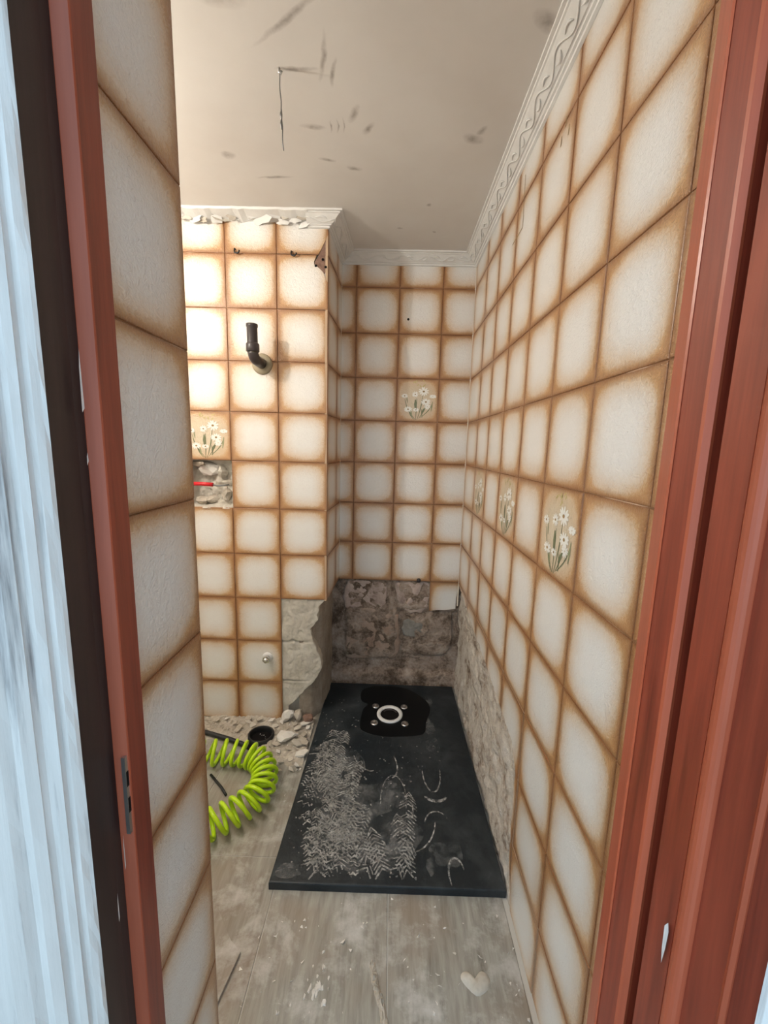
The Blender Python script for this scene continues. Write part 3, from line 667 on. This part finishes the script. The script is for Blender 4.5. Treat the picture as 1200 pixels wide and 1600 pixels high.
# weathered white outer casings with mouldings
def fluted(name, lab, sgn, x0, y0, z1):
    pr = [(0, 0), (.008, -.015), (.028, -.035), (.050, -.040), (.056, -.056), (.050, -.066), (.075, -.085), (.098, -.088), (.11, -.11), (.105, -.12), (.14, -.15), (.17, -.155), (.20, -.19), (.25, -.22), (.42, -.25)]
    poly = [(sgn*(x0+a), y0+b) for a, b in pr]+[(sgn*(x0+.6), y0-.25), (sgn*(x0+.6), y0)]
    mb = MB(); K = len(poly); nz = 90; zs = [FZ+(z1-FZ)*i/nz for i in range(nz+1)]; vs = []; fs = []
    for z in zs:
        for i, (x, y) in enumerate(poly):
            wob = .006*noise.noise(Vector((z*2.6, i*.9, sgn)))+.004*noise.noise(Vector((z*9, i*.7, sgn))) if i < 13 else 0
            if i == 0: wob *= 1.6
            vs.append(W(x+sgn*wob*.7, y+wob, z))
    for j in range(nz):
        for i in range(K): fs.append((j*K+i, j*K+(i+1) % K, (j+1)*K+(i+1) % K, (j+1)*K+i))
    mb.add(vs, fs); o = mb.build(name, M['white_paint']); tag(o, lab, 'door casing', kind='structure')
fluted('trim_5', 'weathered white painted outer casing left of the doorway', -1, 1.432, 1.715, 3.4)
fluted('trim_6', 'weathered white painted outer casing right of the doorway', 1, 1.43, 1.24, 3.4)

# ------------------------------------------------------------------ shower tray
TZ = FZ+.125
tray = tag(empty('shower_tray', W(.15, 7.4, FZ)), 'black slate-effect shower tray covered in dusty shoe prints', 'shower tray')
tp = [(-1.573, 4.895), (1.815, 4.915), (1.785, 9.93), (-1.44, 9.93)]
mb = MB()
def inset(p_, d):
    cx, cy = .15, 7.4; return [(x+(d if x < cx else -d), y+(d if y < cy else -d)) for x, y in p_]
lv = [(0, FZ), (0, TZ-.02), (.006, TZ-.006), (.02, TZ)]
vs = [W(x, y, z) for d, z in lv for x, y in inset(tp, d)]
fs = [(r*4+i, r*4+(i+1) % 4, r*4+4+(i+1) % 4, r*4+4+i) for r in range(3) for i in range(4)]+[(12, 13, 14, 15), (3, 2, 1, 0)]
mb.add(vs, fs); mb.build('tray_body', M['tray'], tray)
bl = [(-.566, 9.60), (-.35, 9.78), (-.177, 9.82), (.25, 9.83), (.656, 9.70), (1.033, 9.276), (1.11, 8.906), (.97, 8.44), (.93, 8.15), (.75, 8.02), (.024, 7.95), (-.433, 8.10), (-.52, 8.3), (-.493, 8.817), (-.392, 9.05), (-.56, 9.2)]
mb = MB(); mb.prism(smooth_loop(bl), TZ-.01, TZ+.004); rec = mb.build('drain_recess', M['wet_black'], tray); rec['label'] = 'clean glossy black patch around the drain'
mb = MB(); k = 40; dc = (.146, 8.69); prof = [(.215, .006), (.222, .03), (.24, .038), (.285, .038), (.30, .028), (.30, .004)]
vs = [W(dc[0]+r*math.cos(2*math.pi*i/k), dc[1]+r*1.04*math.sin(2*math.pi*i/k), TZ+h) for r, h in prof for i in range(k)]
mb.add(vs, [(r*k+i, r*k+(i+1) % k, r*k+k+(i+1) % k, r*k+k+i) for r in range(5) for i in range(k)]); dring = mb.build('drain_ring', M['ring'], tray, True); dring['label'] = 'white plastic ring'
mb = MB(); disc(mb, W(dc[0], dc[1], TZ+.006), .22*S, Vector((1, 0, 0)), Vector((0, 1, 0)), 30); mb.build('drain_hole', M['dark_hole'], dring)
mb = MB(); mb.tube([W(dc[0]+.17*math.cos(t), dc[1]+.17*math.sin(t), TZ+.012) for t in [.4+i*.24 for i in range(10)]], .014*S, 6); mb.build('drain_trap', M['grey_pvc'], dring)
for dx, dy in [(-.36, .31), (.36, .31), (-.37, -.33), (.36, -.33)]:
    mb = MB(); kk = 14; c = (dc[0]+dx*.95, dc[1]+dy*.95)
    vs = [W(c[0]+r*math.cos(2*math.pi*i/kk), c[1]+r*math.sin(2*math.pi*i/kk), TZ+h) for r, h in ((.085, .004), (.08, .022), (.045, .028), (.03, .012)) for i in range(kk)]
    mb.add(vs, [(r*kk+i, r*kk+(i+1) % kk, r*kk+kk+(i+1) % kk, r*kk+kk+i) for r in range(3) for i in range(kk)]+[tuple(3*kk+i for i in range(kk))]); mb.build('screw', M['steel'], rec, True)
# dust left by soles: chevrons, ripples and sole outlines
mb = MB(); DZ = TZ+.0035
def rib(ps, w):
    L = []; R_ = []; k = len(ps)
    for i, (x, y) in enumerate(ps):
        x0, y0 = ps[max(i-1, 0)]; x1, y1 = ps[min(i+1, k-1)]; dx, dy = x1-x0, y1-y0; l_ = math.hypot(dx, dy) or 1
        ww = w*(.55+.45*math.sin(math.pi*(i+.5)/k)); L.append(W(x-dy/l_*ww, y+dx/l_*ww, DZ)); R_.append(W(x+dy/l_*ww, y-dx/l_*ww, DZ))
    mb.add(L+R_, [(i, i+1, k+i+1, k+i) for i in range(k-1)])
def inblob(x, y): return -1.5 < x < 1.75 and 4.95 < y < 9.85
def sole(cx, cy, an, ln=1.15, wd=.40, pat=0, dens=1.0, w=.013):
    ca, sa = math.cos(an), math.sin(an)
    def T(u, v): return (cx+u*ca-v*sa, cy+u*sa+v*ca)
    k = int(ln/.062)
    for i in range(k):
        v = -ln/2+ln*(i+.5)/k; hw = wd/2*math.sqrt(max(.05, 1-(2*v/ln)**4))*(1-.22*math.exp(-((v+.12*ln)/(.14*ln))**2))
        if random.random() > dens: continue
        if pat == 0: ps = [T(-hw*.9, v-.03), T(-hw*.45, v+.03), T(0, v-.03), T(hw*.45, v+.03), T(hw*.9, v-.03)]
        elif pat == 1: ps = [T(-hw*.9, v-.06), T(-hw*.4, v+.01), T(0, v+.06), T(hw*.4, v+.01), T(hw*.9, v-.06)]
        else: ps = [T(hw*(-.9+1.8*j/8), v+.02*math.sin(j*1.9)) for j in range(9)]
        if all(inblob(*q) for q in ps):
            if random.random() < .3: ps = ps[random.randint(0, 2):]
            if len(ps) > 1: rib(ps, w*random.uniform(.7, 1.3))
for i in range(34):
    y = 5.05+2.9*random.random()**1.1; x = -1.38+random.random()*(1.5-.36*(y-5))
    sole(x, y, random.uniform(-.6, .6), random.uniform(.7, 1.2), random.uniform(.28, .42), random.choice((0, 1, 1, 2)), random.uniform(.55, .95))
for (x, y, a) in [(.35, 5.55, .15), (.30, 5.2, -.5), (.0, 5.3, .3), (.45, 6.0, -.1), (-.6, 5.2, .1), (-1.0, 6.9, .2), (-1.05, 7.6, .1)]: sole(x, y, a, 1.0, .36, 1, .8)
def arc(cx, cy, rx, ry, t0, t1, an=0, w=.012):
    ps = []
    for i in range(15):
        t = t0+(t1-t0)*i/14; u, v = rx*math.cos(t), ry*math.sin(t); ps.append((cx+u*math.cos(an)-v*math.sin(an), cy+u*math.sin(an)+v*math.cos(an)))
    if all(inblob(*q) for q in ps): rib(ps, w)
PI = math.pi
arc(.95, 7.05, .17, .5, PI*.98, PI*2.02, 0, .014); arc(.98, 6.5, .20, .14, PI*1.1, PI*1.9, 0, .03); arc(.22, 6.35, .23, .55, -.1*PI, 1.05*PI, 0, .010)
arc(-.35, 7.35, .2, .4, .9*PI, 1.5*PI, .5, .015); arc(.0, 7.3, .25, .5, 1.5*PI, 2.0*PI, .4, .015); arc(.55, 5.9, .35, .5, 1.6*PI, 2.1*PI, -.3, .012); arc(-.2, 5.45, .3, .25, PI, 2*PI, .3, .012)
arc(.95, 5.85, .22, .3, .2*PI, .9*PI, 0, .012); arc(1.15, 5.1, .12, .25, .1*PI, 1.2*PI, 0, .016); arc(-.2, 9.35, .2, .08, 0, PI, .3, .02); arc(.4, 6.6, .1, .6, 1.3*PI, 1.8*PI, .2, .014)
for i in range(260):
    y = 5.0+4.2*random.random()**1.5; x = random.uniform(-1.45, .6 if y < 7 else 1.2)
    r = random.uniform(.006, .022); k = 6; mb.add([W(x+r*math.cos(j*PI/3)*random.uniform(.5, 1.4), y+r*math.sin(j*PI/3)*random.uniform(.5, 1.4), DZ) for j in range(k)], [tuple(range(k))])
mb_film = MB()
def film(x0, y0, w_, h_, an=0):
    k = 26; ps = []
    for j in range(k):
        q = 1+.55*noise.noise(Vector((math.cos(j*2*PI/k)*1.3+x0*3, math.sin(j*2*PI/k)*1.3, y0*2))); u, v = w_*math.cos(j*2*PI/k)*q, h_*math.sin(j*2*PI/k)*q
        ps.append(W(min(1.75, max(-1.52, x0+u*math.cos(an)-v*math.sin(an))), min(9.85, max(4.95, y0+u*math.sin(an)+v*math.cos(an))), DZ-.001+.00005*len(mb_film.f)))
    mb_film.add(ps, [tuple(range(k))])
for a_ in [(-1.33, 5.08, .20, .12), (1.02, 8.3, .12, .26), (1.06, 7.75, .13, .2), (1.1, 9.2, .08, .2), (.78, 5.2, .07, .14), (-.2, 9.35, .2, .08), (.30, 5.7, .35, .35), (-.6, 5.9, .5, .4), (-.9, 6.6, .4, .6), (-.2, 5.4, .6, .3), (-.8, 7.2, .35, .5), (1.05, 5.4, .25, .2), (.0, 6.4, .5, .4)]: film(*a_)
o = mb.build('dust_print', M['dust'], tray); tag(o, 'pale plaster dust in sole patterns', kind='stuff')
o = mb_film.build('dust_film', M['film'], tray); tag(o, 'thin cloudy film of dust', kind='stuff')

# ------------------------------------------------------------------ things on the left wall
pip = tag(empty('drain_pipe', W(-2.64, YF, 1.57)), 'dark grey elbow pipe sticking out of the left tiled wall', 'pipe')
px, pz, R1 = -2.645, 1.59, .100
mb = MB(); k = 28
vs = [W(px+r*math.cos(2*PI*i/k), YF-h, pz+r*math.sin(2*PI*i/k)) for r, h in ((.205, -.01), (.205, .02), (.185, .05), (.12, .065), (.10, .06)) for i in range(k)]
mb.add(vs, [(r*k+i, r*k+(i+1) % k, r*k+k+(i+1) % k, r*k+k+i) for r in range(4) for i in range(k)]); mb.build('wall_flange', M['flange'], pip, True)
mb = MB(); yc, zc, rb = YF-.34, pz+.14, .14
path = [W(px, YF+.02, pz), W(px, YF-.2, pz)]+[W(px-.004*i, yc-rb*math.sin(t)-.0, zc-rb*math.cos(t)) for i, t in enumerate([PI/2*j/8 for j in range(9)])]
mb.tube(path, R1*S, 20); mb.build('elbow', M['grey_pvc'], pip, True)
mb = MB(); mb.tube([W(px-.03, yc-rb, zc-.02), W(px-.03, yc-rb, zc+.0), W(px-.03, yc-rb, zc+.13), W(px-.03, yc-rb, zc+.15)], [R1*S, .122*S, .122*S, .105*S], 20); mb.build('collar', M['grey_pvc'], pip, True)
mb = MB(); x_, y_ = px-.03, yc-rb; ztop = 2.215
pr = [(.098, zc+.1), (.098, ztop-.06), (.108, ztop-.045), (.108, ztop), (.085, ztop), (.085, ztop-.15)]; k = 20
mb.add([W(x_+r*math.cos(2*PI*i/k)-.012*(z-zc), y_+r*math.sin(2*PI*i/k), z) for r, z in pr for i in range(k)], [(r*k+i, r*k+(i+1) % k, r*k+k+(i+1) % k, r*k+k+i) for r in range(5) for i in range(k)]+[tuple(5*k+i for i in range(k))]); mb.build('upright_pipe', M['grey_pvc'], pip, True)
mb = MB(); vv = tag(empty('water_valve', W(-2.657, YF, -4.753)), 'small chrome capped water outlet low on the left wall', 'valve')
c = (-2.657, -4.753); k = 6
mb.add([W(c[0]+.085*math.cos(i*PI/3+.3), YF-h, c[1]+.085*math.sin(i*PI/3+.3)) for h in (.06, .13) for i in range(6)], [(i, (i+1) % 6, 6+(i+1) % 6, 6+i) for i in range(6)]+[tuple(range(6, 12))]); mb.build('hex_cap', M['chrome'], vv)
mb = MB(); mb.tube([W(c[0], YF+.02, c[1]), W(c[0], YF-.09, c[1]), W(c[0], YF-.17, c[1]+.005)], [.055*S, .055*S, .045*S], 14); mb.build('stub_pipe', M['chrome'], vv, True)
mb = MB(); k = 20; mb.add([W(c[0]+r*math.cos(2*PI*i/k), YF-h, c[1]+r*math.sin(2*PI*i/k)) for r, h in ((.12, -.01), (.115, .012), (.06, .02)) for i in range(k)], [(r*k+i, r*k+(i+1) % k, r*k+k+(i+1) % k, r*k+k+i) for r in range(2) for i in range(k)]); mb.build('rosette', M['gypsum'], vv, True)
for i, (x, z, lb) in enumerate([(-3.13, 3.67, 'small dark wire hook on the left wall, nearer the doorway side'), (-2.03, 3.645, 'small dark wire hook on the left wall, nearer the shower alcove')]):
    mb = MB(); mb.tube([W(x, YF+.01, z+.04), W(x-.005, YF-.03, z+.04), W(x-.01, YF-.035, z-.0), W(x, YF-.04, z-.035), W(x+.05, YF-.05, z-.05), W(x+.09, YF-.06, z-.03), W(x+.10, YF-.065, z+.0)], .014*S, 8)
    tag(mb.build('wall_hook', M['black_rubber'], None, True), lb, 'hook')
rt = tag(empty('cable_conduit', W(-4.1, YF+.1, -.9)), 'red plastic conduit with a bare wire in the wall cavity', 'conduit')
mb = MB(); mb.tube([W(-4.32, YF+.10, -.875), W(-4.0, YF+.06, -.87), W(-3.77, YF+.05, -.88)], .042*S, 12); mb.build('conduit_tube', M['red_plastic'], rt, True)
mb = MB(); mb.tube([W(-3.79, YF+.05, -.88), W(-3.65, YF+.03, -.90), W(-3.52, YF+.03, -.885), W(-3.42, YF+.05, -.87)], .015*S, 8); mb.build('wire', M['wire'], rt, True)
mb = MB(); mb.tube([W(.80, YB+.12, -3.36), W(.80, YB-.02, -3.34), W(.80, YB-.06, -3.335)], .055*S, 12); o = mb.build('pipe_stub', M['grey_pvc'], None, True); tag(o, 'short dark pipe stub at the top of the bare stone', 'pipe')
st = tag(empty('hanging_string', W(-1.428, 5.449, CE)), 'thin knotted string hanging from the ceiling', 'string')
mb = MB(); mb.tube([W(-1.428+.004*math.sin(i)+.04*i/20, 5.45, CE-(CE-3.46)*i/20) for i in range(21)], .007*S, 6); cord_ = mb.build('cord', M['wire'], st)
for z, r in ((3.83, .018), (3.74, .014)):
    mb = MB(); mb.tube([W(-1.406, 5.45, z+.06), W(-1.41, 5.445, z), W(-1.404, 5.45, z-.06)], [.006*S, r*S, .006*S], 8); mb.build('knot', M['wire'], cord_, True)
mb = MB(); mb.tube([W(-1.43, 5.45, CE+.01), W(-1.43, 5.45, CE-.04), W(-1.41, 5.45, CE-.06), W(-1.40, 5.45, CE-.03)], .014*S, 8); mb.build('hook', M['steel'], st, True)

# ------------------------------------------------------------------ things on the floor
ctrl = [(-4.3, 6.95), (-3.6, 7.12), (-2.9, 7.17), (-2.42, 7.03), (-2.17, 6.68), (-2.15, 6.28), (-2.38, 5.92), (-2.75, 5.62), (-3.2, 5.35), (-3.8, 5.1)]
def cr(p_, k):
    out = []
    for i in range(len(p_)-1):
        P = [Vector((*p_[min(max(i+d, 0), len(p_)-1)], 0)) for d in (-1, 0, 1, 2)]
        for j in range(k):
            t = j/k; out.append(.5*((2*P[1])+(P[2]-P[0])*t+(2*P[0]-5*P[1]+4*P[2]-P[3])*t*t+(3*P[1]-P[0]-3*P[2]+P[3])*t**3))
    out.append(Vector((*p_[-1], 0))); return out
cl = cr(ctrl, 60); cum = [0]
for a, b in zip(cl[:-1], cl[1:]): cum.append(cum[-1]+(b-a).length)
def at(d):
    i = 0
    while i < len(cum)-2 and cum[i+1] < d: i += 1
    t = (d-cum[i])/(cum[i+1]-cum[i]); p_ = cl[i].lerp(cl[i+1], t); g_ = (cl[min(i+3, len(cl)-1)]-cl[max(i-3, 0)]).normalized(); return p_, g_
TURNS = 25; NP = TURNS*26; pts = []; RC = .215
for i in range(NP+1):
    f = i/NP; w = f+.035*math.sin(2*math.pi*(f-.5))*-1.0
    p_, g_ = at(min(max(w, 0), 1)*cum[-1]); nrm = Vector((-g_.y, g_.x, 0)); t = 2*math.pi*TURNS*f
    pos_ = p_+nrm*(RC*math.cos(t))+g_*(.06*math.sin(t)); pts.append(W(pos_.x, pos_.y, FZ+.04+RC+RC*math.sin(t)))
mb = MB(); mb.tube(pts, .036*S, 8)
tag(mb.build('coiled_air_hose', M['lime'], None, True), 'bright lime green coiled air hose lying on the floor', 'hose')
mb = MB(); mb.tube([W(-4.4, 8.05, FZ+.09), W(-3.83, 7.93, FZ+.08), W(-3.3, 7.78, FZ+.07), W(-2.95, 7.66, FZ+.055), W(-2.78, 7.58, FZ+.05)], .05*S, 10); tag(mb.build('rubber_pipe', M['black_rubber'], None, True), 'thick black rubber pipe behind the green hose', 'pipe')
mb = MB(); mb.tube([W(-3.27, 6.86, FZ+.03), W(-3.12, 6.73, FZ+.03), W(-2.95, 6.58, FZ+.03), W(-2.8, 6.42, FZ+.03)], .024*S, 8); tag(mb.build('black_cable', M['black_rubber'], None, True), 'thin black cable inside the loop of the green hose', 'cable')
dp = tag(empty('floor_drain_pipe', W(-2.62, 7.87, FZ)), 'open black drain pipe set in the rubble by the wall', 'pipe')
mb = MB(); k = 30; prof = [(.275, -.02), (.275, .15), (.245, .16), (.235, .15), (.235, .03)]
mb.add([W(-2.62+r*math.cos(2*PI*i/k), 7.87+r*math.sin(2*PI*i/k)*.95, FZ+h) for r, h in prof for i in range(k)], [(r*k+i, r*k+(i+1) % k, r*k+k+(i+1) % k, r*k+k+i) for r in range(4) for i in range(k)]); mb.build('pipe_wall', M['black_rubber'], dp, True)
mb = MB(); disc(mb, W(-2.62, 7.87, FZ+.03), .236*S, Vector((1, 0, 0)), Vector((0, .95, 0)), 30); mb.build('pipe_bottom', M['dark_hole'], dp)
# rough mortar bed along the left wall
def pf(s, t):
    x = -4.6+s*(3.02); y = 7.05+t*1.52
    yb0 = 7.75-.62*ss(-3.3, -2.0, x)+.16*noise.noise(Vector((x*2.3, 1, 0)))
    e = ss(yb0-.08, yb0+.3, y); dd = math.hypot(x+2.62, y-7.87)
    h = -.03+e*(.085+.05*fr_noise(x*2.6, y*2.6, 2)+.045*fr_noise(x*8, y*8, 6))
    if dd < .25: h = -.02
    elif dd < .36: h += .02
    return W(x, y, FZ+h)
mbed = relief('mortar_bed', floor, pf, 110, 60, M['rubble'], False); mbed['label'] = 'broken mortar where floor planks were lifted'
chunk('plaster_chunk', W(-2.06, 7.83, FZ+.07), .21*S, M['white_plaster'], None, 4, (1.25, .75, .5)); tag(bpy.context.scene.collection.objects[-1], 'large bright white plaster chunk beside the black drain pipe', 'rubble')
def shard(name, x, y, z, r, m_, seed):
    rs = random.Random(seed); k = rs.randint(4, 6); mb = MB(); ring = [(r*math.cos(2*PI*j/k)*rs.uniform(.6, 1.5), r*math.sin(2*PI*j/k)*rs.uniform(.5, 1.0)) for j in range(k)]
    th = r*rs.uniform(.12, .26); an = rs.uniform(0, PI); tl = rs.uniform(-.3, .35)
    vs = []
    for h in (0, th):
        for a, b in ring:
            a2, b2 = a*math.cos(an)-b*math.sin(an), a*math.sin(an)+b*math.cos(an); vs.append(Vector((a2*S, b2*S, (h+tl*a2)*S)))
    zm = min(v.z for v in vs); vs = [v-Vector((0, 0, zm)) for v in vs]
    mb.add(vs, [tuple(range(k-1, -1, -1)), tuple(range(k, 2*k))]+[(j, (j+1) % k, k+(j+1) % k, k+j) for j in range(k)])
    o = mb.build(name, m_); o.location = W(x, y, z); return o
GR = 'plaster and mortar shards strewn along the left wall'
spots = [(-3.35, 8.25), (-3.05, 8.32), (-2.85, 8.42), (-2.55, 8.4), (-3.5, 8.05), (-2.9, 8.2), (-3.2, 8.08), (-2.3, 8.35), (-2.0, 8.3), (-1.9, 8.15), (-2.15, 8.12), (-1.75, 8.35), (-1.72, 7.98), (-1.82, 7.7), (-1.95, 7.55), (-2.15, 7.5), (-1.75, 7.45), (-1.85, 7.3), (-2.05, 7.25), (-1.70, 7.15), (-2.25, 7.68), (-1.78, 7.05), (-3.75, 8.3), (-3.6, 8.4), (-3.1, 8.45), (-2.42, 8.22), (-1.66, 7.75), (-1.68, 8.2), (-2.05, 7.0)]
for i, (x, y) in enumerate(spots):
    r = random.uniform(.045, .115)
    o = shard('plaster_shard', x, y, FZ+.055+(.02 if y > 7.5 else -.02), r, M[('rubble', 'plaster', 'rubble', 'white_plaster')[i % 4]], i)
    cw = ('beige mortar', 'grey plaster', 'beige mortar', 'white plaster')[i % 4]
    pw = 'along the foot of the left tiled wall' if y > 8.0 and x < -2.35 else ('at the foot of the bare pillar corner' if y > 8.0 else ('beside the black drain pipe' if x < -1.9 else 'beside the left edge of the tray'))
    tag(o, 'small flat '+cw+' shard '+pw, 'rubble', 'shards '+pw)
for i, (x, y, r, lb) in enumerate([(-1.72, 8.42, .13, 'rounded brown stone at the foot of the pillar, touching the tray'), (-1.95, 8.50, .15, 'grey mortar lump at the foot of the broken plaster'), (-2.2, 8.45, .17, 'pale slab of plaster leaning on the bare wall')]):
    o = chunk('rubble_lump', W(x, y, FZ+.05), r*S, M[('rust', 'rubble', 'white_plaster')[i]], None, i+9, (1, .8, .9)); tag(o, lb, 'rubble')
o = shard('tile_shard', -1.64, 7.42, FZ+.04, .15, M['white_plaster'], 77); tag(o, 'whitish tile shard propped against the tray edge', 'rubble')
mb = MB()
for i in range(420):
    if i < 250: x = random.uniform(-4.0, -1.62); y = 8.5-1.6*random.random()**1.4
    else: x = random.uniform(-2.3, 1.75); y = random.uniform(3.3, 4.9) if i % 3 else random.uniform(5, 7)
    if -1.6 < x and y > 4.88: continue
    if x < -1.65 and 3.1 < y < 4.85: continue
    if -.25 < x < .35 and y < 4.3: continue
    if x < -2.7 and y > 7.4+.2*(x+2.7): continue
    if x < -1.75 and y < 7.6: continue
    r = random.uniform(.007, .028); c = W(x, y, FZ+(.05 if y > 7.5 else .0)+r*.4)
    vs = [c+Vector((random.uniform(-1, 1), random.uniform(-1, 1), random.uniform(-.5, .6)))*r*S*1.3 for _ in range(5)]
    mb.add(vs, [(0, 1, 2), (0, 2, 3), (0, 3, 1), (1, 3, 2), (1, 4, 2), (2, 4, 3), (1, 3, 4)])
tag(mb.build('plaster_crumbs', M['white_plaster']), 'fine plaster crumbs scattered over the plank floor', 'crumbs', kind='stuff')
# floor: mortar-filled gouge, heart-shaped lump, splash, tile offcut
def strip_lump(name, path, w, hgt, m_, lab, cat, seed):
    mb = MB(); n_ = 46; vs = []; K = 7
    for i in range(n_+1):
        u = i/n_*(len(path)-1); j = min(int(u), len(path)-2); k = u-j; x = path[j][0]+(path[j+1][0]-path[j][0])*k; y = path[j][1]+(path[j+1][1]-path[j][1])*k
        d = Vector((path[j+1][0]-path[j][0], path[j+1][1]-path[j][1])).normalized(); nn = Vector((d.y, -d.x)); ww = w*(.8+.35*noise.noise(Vector((i*.35, seed, 0))))*min(1, .35+min(i, n_-i)*.2)
        for q in range(K):
            s_ = q/(K-1)*2-1; h = hgt*(1-s_*s_)*(.6+.9*noise.noise(Vector((i*.5, q*.9, seed)))) if 0 < q < K-1 else -.01
            vs.append(W(x+nn.x*ww*s_, y+nn.y*ww*s_, FZ+h))
    mb.add(vs, [(i*K+q, i*K+q+1, (i+1)*K+q+1, (i+1)*K+q) for i in range(n_) for q in range(K-1)])
    return tag(mb.build(name, m_), lab, cat)
strip_lump('mortar_smear', [(-.06, 4.12), (.0, 3.9), (.08, 3.7), (.17, 3.3)], .060, .05, M['rubble'], 'rough grey mortar streak stuck on the floor before the tray', 'rubble', 3)
ht = [(1.18, 3.84), (1.04, 3.96), (1.03, 4.03), (1.08, 4.06), (1.14, 4.03), (1.18, 3.98), (1.23, 4.03), (1.30, 4.07), (1.37, 4.02), (1.36, 3.94), (1.30, 3.88)]
mb = MB(); hp = smooth_loop(ht, 3); k = len(hp); cx, cy = 1.2, 3.96
vs = [W(x, y, FZ) for x, y in hp]+[W(cx+(x-cx)*.86, cy+(y-cy)*.86, FZ+.03) for x, y in hp]+[W(cx+(x-cx)*.45, cy+(y-cy)*.45, FZ+.042) for x, y in hp]
mb.add(vs, [(i, (i+1) % k, k+(i+1) % k, k+i) for i in range(k)]+[(k+i, k+(i+1) % k, 2*k+(i+1) % k, 2*k+i) for i in range(k)]+[tuple(2*k+i for i in range(k))]); tag(mb.build('plaster_lump', M['plaster'], None, True), 'heart-shaped lump of grey plaster on the floor', 'rubble')
mb = MB()
for i in range(22):
    x = -.70+random.gauss(0, .06); y = 3.86+random.gauss(0, .10); r = random.uniform(.012, .045); k = 6; an = random.uniform(0, 6)
    rg = [(x+r*math.cos(an+j*PI/3)*random.uniform(.4, 1.2)*.7, y+r*math.sin(an+j*PI/3)*random.uniform(.6, 1.5)) for j in range(k)]
    mb.add([W(a, b, FZ+.001) for a, b in rg]+[W(x+(a-x)*.7, y+(b-y)*.7, FZ+r*.35) for a, b in rg], [(j, (j+1) % k, k+(j+1) % k, k+j) for j in range(k)]+[tuple(range(k, 2*k))])
tag(mb.build('plaster_splash', M['white_plaster']), 'white plaster splash on the floor left of the mortar streak', 'rubble', kind='stuff')
op = [(-2.6, 4.75), (-2.19, 4.63), (-2.02, 4.42), (-1.86, 4.25), (-1.70, 4.14), (-1.79, 3.66), (-1.85, 3.3), (-2.6, 3.2)]
mb = MB(); mb.prism(op, FZ+.001, FZ+.035); tag(mb.build('plank_offcut', M['plank']), 'thin curved-edge floor offcut lying beside the door wall', 'offcut')

# ------------------------------------------------------------------ lamp (hangs out of frame on the left)
lm = tag(empty('pendant_bulb', W(LAMP[0], LAMP[1], CE)), 'bare glowing bulb on a short cord under the ceiling', 'lamp')
mb = MB(); rr = .13; nu, nv = 16, 10
prof = [(rr*math.sin(PI*j/nv), -rr*math.cos(PI*j/nv)) for j in range(nv+1)]
mb.add([W(LAMP[0]+r*math.cos(2*PI*i/nu), LAMP[1]+r*math.sin(2*PI*i/nu), LAMP[2]+h) for r, h in prof for i in range(nu)], [(j*nu+i, j*nu+(i+1) % nu, j*nu+nu+(i+1) % nu, j*nu+nu+i) for j in range(nv) for i in range(nu)]); mb.build('bulb', M['bulb'], lm, True)
mb = MB(); mb.tube([W(LAMP[0], LAMP[1], LAMP[2]+.12), W(LAMP[0], LAMP[1], LAMP[2]+.32)], .06*S, 12); mb.build('socket', M['brass'], lm, True)
mb = MB(); mb.tube([W(LAMP[0], LAMP[1], LAMP[2]+.3), W(LAMP[0], LAMP[1], CE)], .012*S, 8); mb.build('cord', M['black_rubber'], lm)
